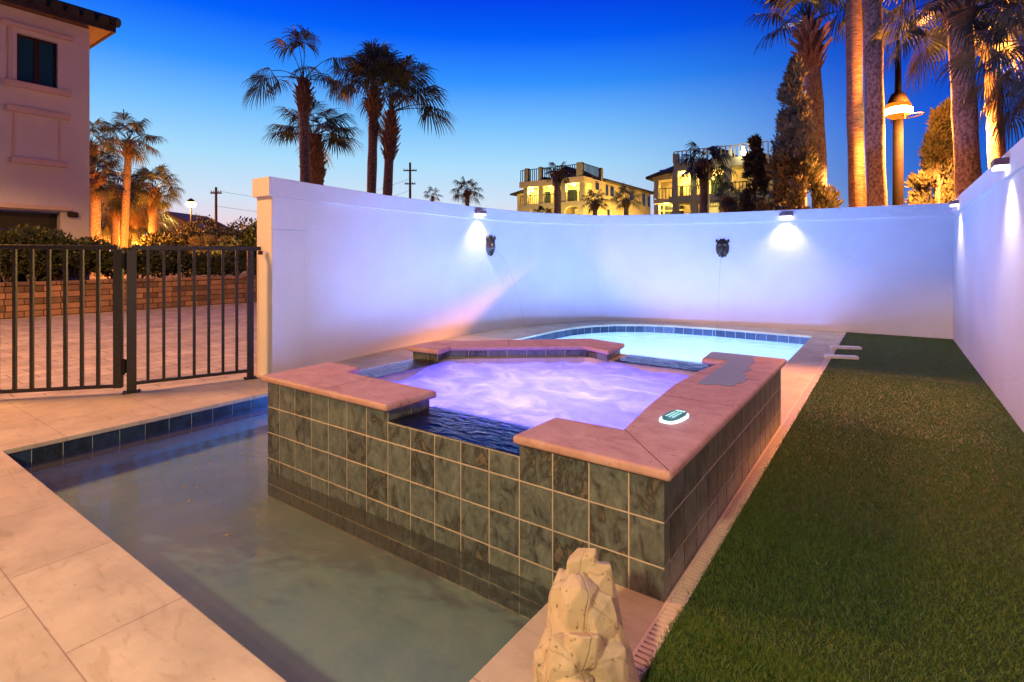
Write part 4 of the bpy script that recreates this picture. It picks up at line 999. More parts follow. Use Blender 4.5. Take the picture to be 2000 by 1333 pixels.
palm(at(748, 17.5), pt(764, 222, 17.5), 2.1, 0.16, 'leaning palm with long shaggy pinkish boot, right one of the pair above the wall', 14, 17, boot=1.5, boot_r=2.0, droop=.75,
     elist=[(80, 80), (95, 72), (70, 60), (100, 85), (50, 62), (120, 70), (20, 60), (10, 42), (0, 22), (-10, 18), (60, 70), (150, 62), (90, 60), (30, 52), (200, 75), (280, 60), (0, 50)], petfrac=.56, fsize=1.0)
palm(at(913, 48), pt(913, 377, 48), 1.75, 0.2, 'small distant palm with pinkish fronds against the sunset, left of the far houses', 15, 16, boot=.4, droop=.9, mfrond='dead_frond', el=(-10, 85), nseg=18)
palm(at(845, 60), pt(845, 383, 60), 1.2, 0.2, 'tiny brown palm top barely showing above the wall', 16, 12, boot=0, droop=.8, mfrond='dead_frond', el=(-10, 80), nseg=14)

# --- left group beyond the driveway
palm(at(238, 27), pt(252, 278, 27), 1.65, 0.17, 'tallest palm with bulging boot beside the pale house, leaning right', 21, 20, boot=.8, boot_r=1.9, droop=.8, el=(-12, 80))
palm(at(297, 31), pt(301, 372, 31), 1.75, 0.24, 'round-headed palm with glowing uplit trunk near the gabled cottage', 22, 26, boot=.9, boot_r=1.4, droop=.7, el=(-20, 80), dead=3)
palm(at(183, 24), pt(178, 288, 24), 1.5, 0.17, 'palm half hidden behind the corner of the pale house, upper crown', 23, 18, boot=.5, droop=.7)
palm(at(186, 22), pt(187, 345, 22), 1.3, 0.19, 'low palm with amber-lit trunk hard against the house corner', 24, 22, boot=.4, droop=.8, mfrond='frond_dark', dead=2)
palm(at(224, 29), pt(226, 372, 29), 1.8, 0.2, 'dark-crowned palm with a bright orange trunk between its taller neighbours', 25, 28, boot=.4, droop=.9, mfrond='frond_dark', el=(-30, 75), dead=6)
palm(at(262, 33), pt(266, 392, 33), 1.8, 0.18, 'shaggy palm with hanging orange-lit dead skirt in the left palm group', 26, 22, boot=.4, droop=1.0, mfrond='dead_frond', el=(-60, 70), dead=10)
for k, (px, Y, py, cr_, lab) in enumerate(((208, 33, 436, 2.3, 'low amber-lit palmetto beside the house corner'), (250, 35, 424, 2.6, 'low amber-lit palmetto between the orange trunks'), (275, 34, 436, 2.1, 'low amber-lit palmetto left of the gabled cottage'), (232, 36, 452, 2.0, 'smallest amber palmetto in front of the palm group'))):
    palm(at(px, Y), pt(px, py, Y), cr_, 0.12, lab, 30 + k, 22, boot=0, droop=.9, mfrond='frond_pale', el=(-25, 80), nseg=20, group='palmettos')
for (px, Y, pw_) in ((196, 20.5, 1000), (226, 24.5, 1100), (250, 25.5, 900), (297, 28.5, 1100), (262, 30, 1500), (222, 31, 1200)):
    p = at(px, Y); light('POINT', 'garden_uplight', (p.x, p.y, 1.7), pw_, SODIUM, 0.15)
p = at(330, 22); light('POINT', 'garden_uplight', (p.x, p.y, 1.1), 500, SODIUM, 0.12)
p = at(470, 24); light('POINT', 'garden_uplight', (p.x, p.y, 1.1), 500, (1, .5, .06), 0.12)
p = at(180, 14.6); light('POINT', 'garden_uplight', (p.x - .3, p.y + .5, .95), 150, SODIUM, 0.1)

# shrubs along the retaining wall (dark), each its own
R = random.Random(41)
hedge = [(12, -15.2, .75, 1.05, 'dense dark shrub at the left edge under the garage opening'), (62, -14.9, .8, 1.15, 'broad dark shrub in front of the garage opening'),
         (112, -15.0, .75, 1.15, 'tallest dark shrub beside the garage door jamb'), (158, -14.8, .65, .98, 'dark shrub at the corner of the pale house'),
         (217, -14.7, .6, .62, 'low dark shrub seen between the gate post and house corner'), (268, -14.6, .62, .78, 'dark rounded shrub behind the hinge post'),
         (318, -14.6, .72, .86, 'dark shrub left of centre behind the fence panel'), (368, -14.7, .70, .74, 'dark shrub behind the middle of the fence panel'),
         (418, -14.5, .55, .5, 'lowest dark shrub behind the fence panel, above bare orange soil'), (462, -14.6, .75, .88, 'dark shrub behind the right end of the fence panel'),
         (500, -14.8, .8, 1.05, 'dark shrub partly hidden behind the end pillar')]
for k, (px, x0, r, h, lab) in enumerate(hedge):
    c = onx(px, 500, x0); shrub_obj((c.x, c.y, .575), r, r * 1.1, h, 2600, .085, 50 + k, 'shrub', lab, group='dark shrubs along the retaining wall')
far = [(330, 27, 1.5, 1.9, 'orange-lit shrub below the gabled cottage'), (372, 30, 1.8, 2.1, 'brown rounded bush under the left street lamp'), (412, 26, 1.3, 1.6, 'yellow-lit bush left of the utility pole foot'),
       (440, 32, 2.2, 3.0, 'dark bushy tree right of the utility pole'), (478, 30, 1.8, 2.8, 'dark bushy tree beside the end pillar'), (395, 38, 2.4, 2.6, 'distant brown bush right of the cottage'), (510, 29, 1.6, 2.4, 'dark bush mostly behind the end pillar')]
for k, (px, Y, r, h, lab) in enumerate(far):
    c = at(px, Y); shrub_obj((c.x, c.y, .5), r, r, h, 3200, .17, 70 + k, 'shrub' if k not in (2,) else 'frond_pale', lab, group='bushes beyond the driveway', lob=10)

# cottage
c = at(340, 52); ct = thing('gabled_cottage', 'small gabled cottage catching orange light beyond the left palms', 'house', tuple(c))
u = Vector((CT, ST, 0)); v = Vector((-ST, CT, 0))
gw = 3.0; zr = CAMH + 90 * 52 / FPX; ze_ = CAMH + 66 * 52 / FPX
o = c + u * .0
q = MB(); P = [o - u * 2.6, o + u * 2.9]
q.add([P[0], P[1], P[1] + Vector((0, 0, ze_ - .6)), o - u * .6 + Vector((0, 0, zr - .1)), P[0] + Vector((0, 0, ze_ - .2))] + [w + v * 6 for w in [P[0], P[1], P[1] + Vector((0, 0, ze_ - .6)), o - u * .6 + Vector((0, 0, zr - .1)), P[0] + Vector((0, 0, ze_ - .2))]],
      [(0, 1, 2, 3, 4), (1, 6, 7, 2), (0, 4, 9, 5)]); q.build('wall', M['house_wall'], ct)
q = MB(); a = o - u * .6 + Vector((0, 0, zr)) - v * .3; b = o + u * 3.4 + Vector((0, 0, ze_ - .75)) - v * .3; d = o - u * 3.1 + Vector((0, 0, ze_ - .35)) - v * .3
for (m_, n2) in ((a, b), (a, d)):
    dn = Vector((0, 0, -.14)); q.add([m_, n2, n2 + v * 7, m_ + v * 7, m_ + dn, n2 + dn, n2 + v * 7 + dn, m_ + v * 7 + dn], [(0, 1, 2, 3), (4, 7, 6, 5), (0, 4, 5, 1), (1, 5, 6, 2), (2, 6, 7, 3)])
q.build('roof', M['wood_soffit'], ct)
wv_ = at(325, 52, 433); q = MB(); q.obox(wv_ - v * .04, u, .28, v, .04, wv_.z - .45, wv_.z + .4); q.build('window', M['glass_dark'], ct)
p = at(372, 44); light('POINT', 'garden_uplight', (p.x, p.y, 3.2), 1200, SODIUM, 0.2)

# street lamps
def street_lamp_left():
    b = at(373, 36); zl = CAMH + 103 * 36 / FPX
    t = thing('street_lamp', 'distant lit street lamp glowing above the cottage roof on the left', 'street lamp', tuple(b))
    q = MB(); q.tube([b, b + Vector((0, 0, zl + .3))], [.07, .05], 8); q.build('pole', M['dark_metal'], t)
    q = MB(); q.tube([b + Vector((0, 0, zl + .16)), b + Vector((0, 0, zl + .30)), b + Vector((0, 0, zl + .42))], [.26, .2, .05], 12); q.build('hood', M['dark_metal'], t)
    q = MB(); q.tube([b + Vector((0, 0, zl - .17)), b + Vector((0, 0, zl)), b + Vector((0, 0, zl + .155))], [.22, .33, .26], 12); q.build('lantern', M['glow_warm'], t)
    light('POINT', 'street_lamp_light', (b.x, b.y - .5, zl - .35), 900, (1.0, .5, .15), 0.2)
street_lamp_left()
b = at(1754, 11.0); zl = CAMH + 285 * 11 / FPX
sl = thing('street_lamp', 'tall bronze street lamp blazing orange behind the back wall on the right', 'street lamp', tuple(b))
q = MB(); q.tube([b, b + Vector((0, 0, 1.2)), b + Vector((0, 0, zl - .18))], [.115, .10, .088], 14); q.build('pole', M['lamp_post'], sl, smooth=True)
q = MB(); q.tube([b + Vector((0, 0, zl + .16)), b + Vector((0, 0, zl + .36)), b + Vector((0, 0, zl + .40)), b + Vector((0, 0, zl + 1.35)), b + Vector((0, 0, zl + 1.5))], [.2, .12, .06, .045, .012], 12); q.build('finial', M['lamp_post'], sl, smooth=True)
u = Vector((CT, ST, 0)); v = Vector((-ST, CT, 0))
for s in (-1, 1):
    q = MB(); q.tube([b + u * .0 + v * .19 * s + Vector((0, 0, zl - .2)), b + v * .19 * s + Vector((0, 0, zl + .18))], .014, 6); q.build('bracket', M['dark_metal'], sl)
q = MB(); q.tube([b + Vector((0, 0, zl - .075)), b + Vector((0, 0, zl - .03)), b + Vector((0, 0, zl + .04)), b + Vector((0, 0, zl + .075))], [.19, .25, .25, .19], 20); q.build('lantern', emis('lantern_glow', (1.0, .74, .24), 30), sl, smooth=True)
q = MB(); q.tube([b + Vector((0, 0, zl - .15)), b + Vector((0, 0, zl - .10)), b + Vector((0, 0, zl - .076))], [.11, .19, .225], 20); q.tube([b + Vector((0, 0, zl + .076)), b + Vector((0, 0, zl + .12)), b + Vector((0, 0, zl + .158))], [.235, .225, .20], 20); q.build('halo_shell', emis('halo_glow', (1.0, .22, .015), 1.35), sl, smooth=True)  # glowing shell added to imitate the orange halo round the lantern
ring = [b + u * (.2 + .27 * math.cos(k * .2618)) + v * .27 * math.sin(k * .2618) + Vector((0, 0, zl - .1 + .03 * math.cos(k * .2618))) for k in range(25)]
q = MB(); q.tube(ring, .011, 6, cap=False); q.build('ring', M['dark_metal'], sl)
light('SPOT', 'street_lamp_light', tuple(b + u * .42 - v * .50 + Vector((0, 0, zl - .12))), 8500, (1.0, 0.31, 0.06), 0.22, tuple(b + u * .42 - v * .50), 140, 0.05)
light('POINT', 'street_lamp_light', tuple(b + u * .05 - v * .40 + Vector((0, 0, zl + .03))), 1200, (1.0, 0.28, 0.035), 0.08)

# utility poles
def upole(px, Y, py, label, arms, r):
    b = at(px, Y); z = CAMH + (HOR - py) * Y / FPX; u = Vector((CT, ST, 0))
    t = thing('utility_pole', label, 'utility pole', tuple(b))
    q = MB(); q.tube([b, b + Vector((0, 0, z))], [r, r * .7], 8); q.build('pole', M['wood_pole'], t)
    for (dz, L) in arms:
        q = MB(); c = b + Vector((0, 0, z - dz)); q.obox(c, u, L, Vector((-ST, CT, 0)), .06, c.z - .06, c.z + .06); a_ = q.build('crossarm', M['wood_pole'], t)
        for s in (-.9, -.45, .45, .9):
            i_ = MB(); e = c + u * L * s; i_.tube([e + Vector((0, 0, .06)), e + Vector((0, 0, .22))], [.05, .03], 6); i_.build('insulator', M['white_plastic'], a_)
    return b, z
b1, z1 = upole(422, 45, 366, 'wooden utility pole with a crossarm on the left horizon', [(.5, .45)], .14)
b2, z2 = upole(801, 60, 318, 'distant utility pole right of the leaning palm pair', [(.9, .75), (2.4, .6)], .17)
for k, (dz, x) in enumerate(((.3, -.3), (1.6, .2))):
    q = MB(); A = b1 + Vector((0, 0, z1 - dz)); Bp = b2 + Vector((0, 0, z2 - dz - 1.5)); pts = [A.lerp(Bp, i / 16) - Vector((0, 0, 1.6 * math.sin(math.pi * i / 16))) for i in range(17)]
    q.tube(pts, .012, 4, cap=False); tag(q.build('power_line', M['dark_metal'], loc=tuple(A)), ('upper' if k == 0 else 'lower') + ' thin power line running right from the left utility pole', 'power line', 'power lines')

# --- right side trees
palm(at(1600, 12.8), pt(1578, 50, 12.8), 1.75, 0.15, 'palm with fat spiky boot rising behind the tall conifer', 41, 17, boot=1.0, boot_r=2.1, droop=.55, el=(22, 82), bend=(.12, 0), trunk_r_top=.19, mfrond='frond_near')
palm(at(1683, 11.6), pt(1668, -150, 11.6), 1.9, 0.165, 'slim palm trunk with a glowing strip of lamplight left of the street lamp', 42, 16, boot=.7, droop=.6, mbark='bark_ring', bend=(-.06, 0))
palm(at(1720, 10.4), pt(1702, -190, 10.4), 1.9, 0.165, 'slim mottled palm trunk immediately left of the street lamp pole', 43, 16, boot=.7, droop=.6, mbark='bark', bend=(-.03, 0))
palm(at(1905, 9.4), pt(1872, -5, 9.4), 1.45, 0.195, 'thick purple-lit palm with shaggy hanging fans above the right wall', 44, 24, boot=.5, boot_r=1.3, droop=.8, el=(-45, 60), mbark='bark', nseg=38, mfrond='frond_near', trunk_r_top=.17)
palm(at(1962, 10.2), pt(1935, 60, 10.2), 1.4, 0.14, 'slender orange-footed palm between the purple trunk and the right edge', 45, 14, boot=.5, droop=.8, el=(10, 80), mbark='bark_ring', nseg=34, mfrond='frond_near')
palm(at(2075, 7.6), pt(2055, 95, 7.6), 1.25, 0.16, 'palm beyond the right edge whose drooping fans hang into view', 46, 26, boot=.4, droop=.9, el=(-50, 70), nseg=40, mfrond='frond_near')
juniper(tuple(at(1568, 11.4)), CAMH + 372 * 11.4 / FPX, [(0, .62, .80), (.12, .64, .86), (.25, .68, .82), (.36, .62, .62), (.46, .55, .45), (.58, .50, .22), (.7, .48, .10), (.8, .36, .02), (.9, .26, -.08), (1, .16, -.12)], 26000, 61,
        'tall pointed conifer, blue-green on its left and orange-lit on its right')
juniper(tuple(at(1832, 12.5)), CAMH + 308 * 12.5 / FPX, [(0, .75, .62), (.2, .62, .62), (.35, .58, .58), (.45, .52, .50), (.6, .40, .34), (.7, .26, .26), (.8, .12, .22), (.9, .04, .20), (1, -.05, .14)], 20000, 62,
        'orange-lit conifer between the street lamp and the purple trunk')
juniper(tuple(at(1474, 24)), CAMH + 226 * 24 / FPX, [(0, .75, .8), (.2, .75, .8), (.45, .6, .62), (.6, .5, .5), (.75, .36, .42), (.88, .22, .26), (1, .05, .06)], 11000, 63,
        'dark narrow conifer in front of the right-hand far house', leaf=.22)
sh_r = [(1508, 16, .7, 2.55, 'brown bush at the foot of the far conifer'), (1690, 14, .6, 1.95, 'dark low bush behind the two slim trunks'), (1737, 15, .6, 2.0, 'dark low bush behind the street lamp pole'), (1440, 22, .8, 3.2, 'green bush left of the dark narrow conifer'), (1880, 16, .8, 2.4, 'dark bush behind the purple trunk')]
for k, (px, Y, r, h, lab) in enumerate(sh_r):
    c = at(px, Y); shrub_obj(tuple(c), r, r, h, 2200, .13, 90 + k, 'shrub', lab, group='bushes behind the back wall', lob=8)

# ================================================================ far houses
def far_palm(px, Y, py, cr_, lab, seed, mf='frond_dark', nf=18, tr=.22, el=(-25, 80), dr=.8): palm(at(px, Y), pt(px, py, Y), cr_, tr, lab, seed, nf, boot=.6, droop=dr, mfrond=mf, el=el, nseg=20, group='palms by the far houses')
far_palm(1089, 40, 338, 1.15, 'near-black palm in front of the left far house', 71, tr=.28, el=(-40, 75))
far_palm(1162, 44, 396, 1.35, 'small lit palm at the corner of the left far house', 72, 'frond_pale', el=(-10, 80))
far_palm(1223, 46, 392, 1.6, 'broad lit palm along the side of the left far house', 73, 'frond_pale', el=(-15, 85), dr=.5)
far_palm(1376, 32, 325, 1.85, 'large dark palm in front of the right far house', 74, tr=.3, el=(-30, 75), nf=22)
far_palm(1424, 28, 392, 1.1, 'teal feathery palm in front of the right far house', 75, 'frond', el=(-20, 85), dr=.5)
far_palm(1060, 42, 420, .9, 'low dark palm below the balcony of the left far house', 76)

def rect_y(mb, y0, d, px0, py0, px1, py1, pref=None, ext=0.0):
    a = ony(px0, py0, y0); b2_ = ony(px1, py1, y0)
    mb.box((a.x - ext, y0, a.z), (b2_.x + ext, y0 + d, b2_.z)); return a, b2_
def house(name, label, y0, xl, xr, depth, levels, spec):
    t = thing(name, label, 'house', ((xl + xr) / 2, y0, 0)); return t
# left far house ------------------------------------------------
Y0 = 57.1; XR = -30.1; XL = -39.3; YB = 79.0
k64 = 64 / FPX
zf = lambda py, px=1140: ony(px, py, Y0).z
z_par, z_rail, z_ceil, z_fl = zf(345), zf(322), zf(356), zf(392)
H1 = thing('balcony_house', 'yellow-lit villa with roof terrace and arches, left of the two far houses', 'house', (XR, Y0, 0))
q = MB(); q.box((XL, Y0 + 2.2, 0), (XR, YB, z_par)); q.build('wall', M['house_wall'], H1)
q = MB(); q.box((XL - .1, Y0 - .1, z_ceil), (XR + .1, Y0 + 2.19, z_par + .05)); q.build('parapet', M['house_wall'], H1)
q = MB(); q.box((XL - .1, Y0 - .1, z_fl - .55), (XR + .1, Y0 + 2.19, z_fl)); q.build('balcony_slab', M['house_grey'], H1)
cols = [ony(p, 380, Y0).x for p in (1026, 1056, 1100, 1136)]
for x in cols:
    q = MB(); q.box((x - .3, Y0 + .01, z_fl + .002), (x + .3, Y0 + .5, z_ceil - .002)); q.build('column', M['house_grey'], H1)
# arched ground floor arcade
def arch_wall(mb, x0, x1, y, th, z0, z1, arches):
    cur = x0
    for (a, b, sp, top) in arches:
        mb.box((cur, y, z0), (a, y + th, z1)); n = 10; cx = (a + b) / 2; r = (b - a) / 2
        prev = (a, sp)
        for i in range(1, n + 1):
            an = math.pi - math.pi * i / n; nx_, nz = cx + r * math.cos(an), sp + (top - sp) * math.sin(an)
            mb.add([(prev[0], y, prev[1]), (nx_, y, nz), (nx_, y, z1), (prev[0], y, z1), (prev[0], y + th, prev[1]), (nx_, y + th, nz), (nx_, y + th, z1), (prev[0], y + th, z1)], [(0, 1, 2, 3), (0, 4, 5, 1), (5, 4, 7, 6)])
            prev = (nx_, nz)
        cur = b
    mb.box((cur, y, z0), (x1, y + th, z1))
q = MB(); zsp = zf(412); ztop = zf(399)
A = [ony(p, 400, Y0).x for p in (1033, 1052, 1062, 1085, 1102, 1130)]
arch_wall(q, XL, XR, Y0, .5, 0, z_fl - .56, [(A[0], A[1], zf(413), zf(404)), (A[2], A[3], zsp, zf(402)), (A[4], A[5], zsp, zf(401))]); q.build('arcade', M['house_grey'], H1)
for i, (a, b) in enumerate(((A[0], A[1]), (A[2], A[3]), (A[4], A[5]))):
    w = MB(); w.box((a + .3, Y0 + 2.12, 1.5), (b - .3, Y0 + 2.19, zf(404))); ww = w.build('window', M['glow_window'], H1)
    f_ = MB(); f_.box(((a + b) / 2 - .05, Y0 + 2.08, 1.5), ((a + b) / 2 + .05, Y0 + 2.12, zf(404))); f_.box((a + .3, Y0 + 2.08, zf(411)), (b - .3, Y0 + 2.118, zf(410))); f_.build('frame', M['house_wall'], ww)
for (p0, p1) in ((1063, 1075), (1107, 1127)):
    a, b_ = ony(p0, 360, Y0 + 2.2).x, ony(p1, 360, Y0 + 2.2).x
    w = MB(); w.box((a, Y0 + 2.1, z_fl + .01), (b_, Y0 + 2.195, z_ceil - .5)); w.build('door', M['glass_dark'], H1)
def railing(mb, p, q_, z0, z1, pitch=.35, r=.03):
    p, q_ = Vector(p), Vector(q_); L = (q_ - p).length; u_ = (q_ - p) / L; w_ = Vector((-u_.y, u_.x))
    mb.obox((p + q_) / 2, u_, L / 2, w_, .04, z1 - .08, z1); n = int(L / pitch)
    for i in range(n + 1): mb.obox(p + u_ * L * i / n, u_, r, w_, r, z0, z1 - .081)
q = MB(); railing(q, (XL, Y0 + .1), (XR, Y0 + .1), z_fl, z_fl + 1.15, .3); q.build('balcony_railing', M['dark_metal'], H1)
q = MB(); railing(q, (XL, Y0 + .1), (XR, Y0 + .1), z_par + .05, z_rail + .2, .3, .04); railing(q, (XR, Y0 + .1), (XR, Y0 + 5), z_par + .05, z_rail + .2, .3, .04); q.build('terrace_railing', M['dark_metal'], H1)
for (px0, px1) in ((1025, 1031), (1052, 1057), (1126, 1137)):
    a, b_ = ony(px0, 330, Y0).x, ony(px1, 330, Y0).x
    q = MB(); q.box((a, Y0 - .06, z_par + .051), (b_, Y0 + .5, z_rail + .35)); q.build('terrace_pier', M['house_grey'], H1)
q = MB(); q.box((XR - .4, Y0 + 4.8, z_par + .0), (XR + .04, Y0 + 5.3, z_rail + .3)); q.build('terrace_pier', M['house_grey'], H1)
def gable(mb, x0, x1, y0, y1, ze0, zr0):
    xm = (x0 + x1) / 2; mb.add([(x0, y0, ze0), (x1, y0, ze0), (xm, y0, zr0), (x0, y1, ze0), (x1, y1, ze0), (xm, y1, zr0)], [(0, 1, 2), (1, 4, 5, 2), (0, 2, 5, 3), (3, 5, 4), (0, 3, 4, 1)])
a, b_ = ony(1088, 330, Y0 + 4).x, ony(1128, 330, Y0 + 4).x
q = MB(); q.box((a + .3, Y0 + 4, z_par), (b_ - .3, Y0 + 9, zf(329) + .3)); q.build('stair_tower', M['house_grey'], H1)
q = MB(); gable(q, a - .2, b_ + .2, Y0 + 3.6, Y0 + 9.4, zf(329) + .31, zf(315) + .4); q.build('roof', M['roof_dark'], H1)
a, b_ = ony(1053, 330, Y0 + 4).x, ony(1080, 330, Y0 + 4).x
q = MB(); gable(q, a - .2, b_ + .2, Y0 + 3.6, Y0 + 9.4, zf(336), zf(327)); q.build('roof', M['roof_dark'], H1)
def hip(mb, x0, x1, y0, y1, z0, z1, ov=.6, th=.25):
    x0 -= ov; x1 += ov; y0 -= ov; y1 += ov; h = (x1 - x0) / 2
    mb.box((x0, y0, z0), (x1, y1, z0 + th * .999)); z0 += th
    mb.add([(x0, y0, z0), (x1, y0, z0), (x1, y1, z0), (x0, y1, z0), ((x0 + x1) / 2, y0 + h, z1), ((x0 + x1) / 2, y1 - h, z1)], [(0, 1, 4), (1, 2, 5, 4), (2, 3, 5), (3, 0, 4, 5)])
q = MB(); hip(q, XL, XR, Y0 + 5.9, YB, z_par + .01, z_par + 1.9, .7); q.build('roof', M['roof_dark'], H1)
a = ony(1004, 355, Y0 + 3).x
q = MB(); q.box((a + .8, Y0 + 2.6, 0), (XL - .01, Y0 + 10, zf(362))); q.build('side_wing', M['house_wall'], H1)
q = MB(); q.add([(a, Y0 + 2, zf(362)), (XL - .11, Y0 + 2, zf(352)), (XL - .11, Y0 + 11, zf(352)), (a, Y0 + 11, zf(362)), (a, Y0 + 2, zf(365)), (XL - .11, Y0 + 2, zf(358)), (XL - .11, Y0 + 11, zf(358)), (a, Y0 + 11, zf(365))], [(0, 1, 2, 3), (0, 4, 5, 1), (0, 3, 7, 4), (4, 7, 6, 5)]); q.build('roof', M['roof_dark'], H1)
for (p0, t0, p1, t1) in ((1163, 357, 1169, 372), (1183, 362, 1187, 383), (1192, 365, 1198, 385), (1254, 379, 1259, 403), (1265, 386, 1269, 405), (1186, 410, 1190, 422), (1230, 376, 1235, 392)):
    a, b_ = onx(p0, t0, XR), onx(p1, t1, XR)
    w = MB(); w.box((XR + .003, min(a.y, b_.y), min(a.z, b_.z)), (XR + .08, max(a.y, b_.y), max(a.z, b_.z))); w.build('window', M['glass_dark'], H1)
for (px, py, yy_, pw_) in ((1040, 372, Y0 + 1.0, 500), (1036, 364, Y0 + 1.3, 160), (1121, 361, Y0 + 1.0, 500), (1078, 362, Y0 + 1.6, 260)):
    p = ony(px, py, yy_); q = MB(); q.tube([p - Vector((0, 0, .18)), p, p + Vector((0, 0, .18))], [.1, .17, .1], 8); q.build('lamp', M['glow_house'], H1)
    light('POINT', 'house_lamp_light', tuple(p - Vector((0, .35, .3))), pw_, (1, .60, .11), .15)
for (px, py, x_, pw_) in ((1150, 415, XR + 2.2, 4200), (1215, 425, XR + 3.0, 6500), (1262, 420, XR + 2.5, 3600)):
    p = onx(px, py, x_); light('POINT', 'house_flood_light', (x_, p.y, 2.5), pw_, (1, .58, .10), .25)
light('POINT', 'house_flood_light', (XR - 5, Y0 - 5, 2.0), 2500, (1, .6, .18), .25)

# right far house ------------------------------------------------
Y0 = 52.0; XR = ony(1500, 350, Y0).x; XL = ony(1272, 350, Y0).x; YB = 72
zf = lambda py, px=1400: ony(px, py, Y0).z
z_fl, z_ceil, z_par, z_rail = zf(379), zf(328), zf(313), zf(295)
H2 = thing('terrace_house', 'villa with grey piers, tiled roof wing and lit terrace, right of the two far houses', 'house', (XR, Y0, 0))
xm = ony(1316, 350, Y0).x
q = MB(); q.box((XL, Y0 + 2.4, 0), (XR, YB, z_par)); q.build('wall', M['house_wall'], H2)
q = MB(); q.box((xm, Y0 - .1, z_ceil), (XR + .1, Y0 + 2.39, z_par + .1)); q.build('parapet', M['house_grey'], H2)
q = MB(); q.box((xm - .4, Y0 - .3, z_fl - .62), (XR + .1, Y0 + 2.39, z_fl)); q.build('balcony_slab', M['house_grey'], H2)
q = MB(); q.box((XL, Y0 + .6, z_fl - .5), (xm - .41, Y0 + 2.39, z_fl - .1)); q.build('balcony_slab', M['house_wall'], H2)
q = MB(); q.box((XL, Y0 + .6, z_ceil - .6), (xm - .01, Y0 + 2.39, z_ceil)); q.build('porch_beam', M['house_wall'], H2)
for (p0, p1, ya, m_) in ((1273, 1282, .6, 'house_wall'), (1314, 1325, -.2, 'house_grey'), (1350, 1361, -.2, 'house_grey'), (1414, 1427, -.2, 'house_grey'), (1488, 1500, -.2, 'house_grey')):
    a, b_ = ony(p0, 350, Y0).x, ony(p1, 350, Y0).x
    for (za, zb) in ((0, z_fl - .63), (z_fl + .002, z_ceil - .002 if m_ == 'house_grey' else z_ceil - .61)):
        q = MB(); q.box((a, Y0 + ya + .02, za), (b_, Y0 + ya + .62, zb)); q.build('pier', M[m_], H2)
for (p0, p1, t0, t1) in ((1283, 1290, 358, 390), (1322, 1334, 352, 377), (1389, 1413, 336, 372)):
    a, b_ = ony(p0, 350, Y0 + 2.4).x, ony(p1, 350, Y0 + 2.4).x
    w = MB(); w.box((a, Y0 + 2.3, zf(t1)), (b_, Y0 + 2.395, zf(t0))); w.build('door', M['glass_dark'], H2)
for (p0, p1, t0, t1) in ((1283, 1295, 402, 411), (1299, 1313, 402, 411), (1327, 1335, 402, 409), (1283, 1295, 413, 422), (1299, 1313, 413, 422), (1327, 1335, 412, 422), (1380, 1388, 394, 402), (1389, 1404, 394, 402), (1380, 1388, 405, 418), (1389, 1404, 405, 418), (1430, 1438, 402, 418)):
    a, b_ = ony(p0, t1, Y0 + 2.4), ony(p1, t0, Y0 + 2.4)
    w = MB(); w.box((a.x, Y0 + 2.32, a.z), (b_.x, Y0 + 2.395, b_.z)); w.build('window', M['glass_dark'] if p0 < 1379 else M['glow_window'], H2)
q = MB(); railing(q, (XL, Y0 + .7), (xm - .4, Y0 + .7), z_fl - .1, z_fl + 1.0, .3); q.build('balcony_railing', M['dark_metal'], H2)
q = MB(); railing(q, (xm, Y0 + .05), (XR, Y0 + .05), z_fl, z_fl + 1.0, .3); q.build('balcony_railing', M['dark_metal'], H2)
q = MB(); railing(q, (xm, Y0 + .05), (XR, Y0 + .05), z_par + .1, z_rail + .4, .4, .045); q.build('terrace_railing', M['house_grey'], H2)
for (p0, p1) in ((1315, 1325), (1424, 1429), (1449, 1456)):
    a, b_ = ony(p0, 350, Y0).x, ony(p1, 350, Y0).x
    q = MB(); q.box((a, Y0 - .15, z_par + .101), (b_, Y0 + .4, zf(297) + .25)); q.build('terrace_pier', M['white_plastic'] if p0 > 1320 else M['house_grey'], H2)
a, b_ = ony(1388, 330, Y0 + 3).x, ony(1426, 330, Y0 + 3).x
q = MB(); q.box((a + .2, Y0 + 3, z_par), (b_ - .2, Y0 + 8, zf(288))); q.build('stair_tower', M['house_grey'], H2)
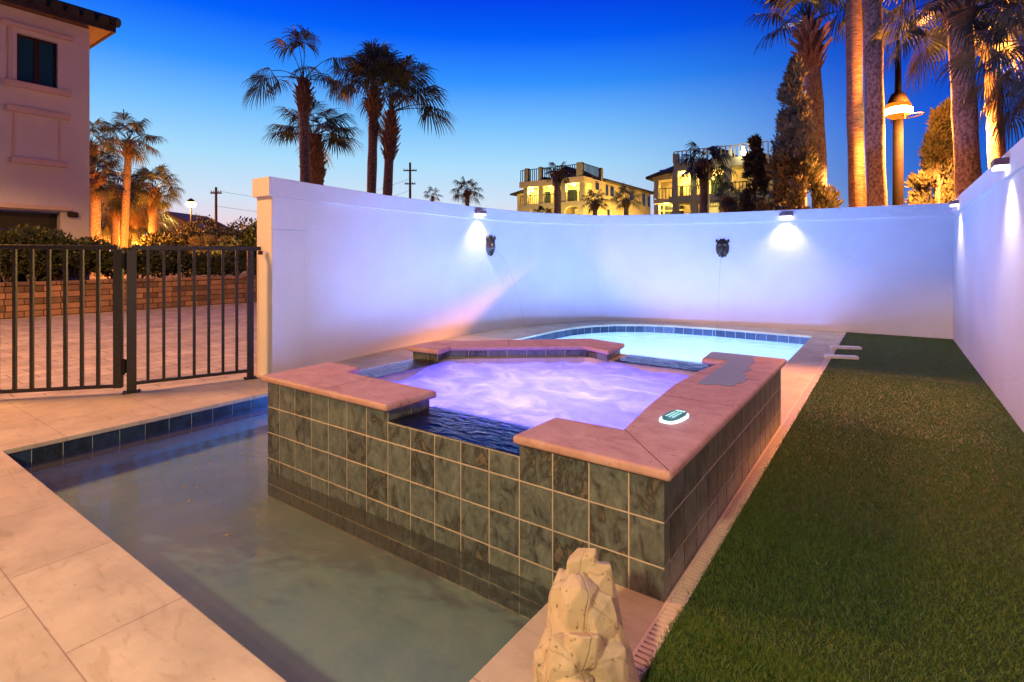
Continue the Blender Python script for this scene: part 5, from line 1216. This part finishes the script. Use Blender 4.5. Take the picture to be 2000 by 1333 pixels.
q = MB(); gable(q, a - .1, b_ + .1, Y0 + 2.7, Y0 + 8.4, zf(288) + .01, zf(281) + .1); q.build('roof', M['roof_dark'], H2)
xe = ony(1261, 345, Y0).x
q = MB(); q.add([(xe, Y0, z_ceil - .25), (xm, Y0, z_ceil + .25), (xm, Y0 + 4, zf(313) + 1.1), (xe + 3, Y0 + 4, zf(313) + 1.0), (xe, Y0 + 14, z_ceil - .25), (xe, Y0, z_ceil - .5), (xm, Y0, z_ceil + .0), (xe, Y0 + 14, z_ceil - .5)], [(0, 1, 2, 3), (0, 3, 4), (0, 5, 6, 1), (0, 4, 7, 5)])
q.add([(xe, Y0, z_ceil - .25), (xm, Y0, zf(322)), (xm, Y0 + .01, z_ceil + .25)], [(0, 2, 1)]); q.build('roof', M['roof_dark'], H2, fixn=True)
q = MB(); hip(q, XL + 3, XR, Y0 + 6.1, YB, z_par + .01, z_par + 1.7, .6); q.build('roof', M['roof_dark'], H2)
for (p0, t0, p1, t1) in ((1504, 333, 1507, 352), (1511, 336, 1514, 356), (1517, 340, 1520, 362), (1523, 344, 1526, 366)):
    a, b_ = onx(p0, t0, XR), onx(p1, t1, XR); w = MB(); w.box((XR + .003, min(a.y, b_.y), min(a.z, b_.z)), (XR + .08, max(a.y, b_.y), max(a.z, b_.z))); w.build('window', M['glass_dark'], H2)
p = ony(1452, 299, Y0 - .3); q = MB(); q.tube([p - Vector((0, 0, .25)), p, p + Vector((0, 0, .25))], [.15, .26, .15], 8); q.build('lamp', M['glow_house'], H2)
light('POINT', 'house_lamp_light', tuple(p + Vector((0, -.4, 0))), 130, (1, .8, .4), .2)
for (px, py, yy_, pw_) in ((1300, 345, Y0 + 1.2, 800), (1340, 343, Y0 + 1.2, 750), (1380, 343, Y0 + 1.2, 600), (1300, 398, Y0 + 1.2, 800), (1345, 395, Y0 + 1.2, 800), (1395, 390, Y0 + 1.4, 600)):
    p = ony(px, py, yy_); light('POINT', 'house_lamp_light', tuple(p), pw_, (1, .60, .11), .15)
p = onx(1510, 400, XR + 3); light('POINT', 'house_flood_light', (XR + 3, p.y, 2.5), 2200, (1, .75, .3), .25)
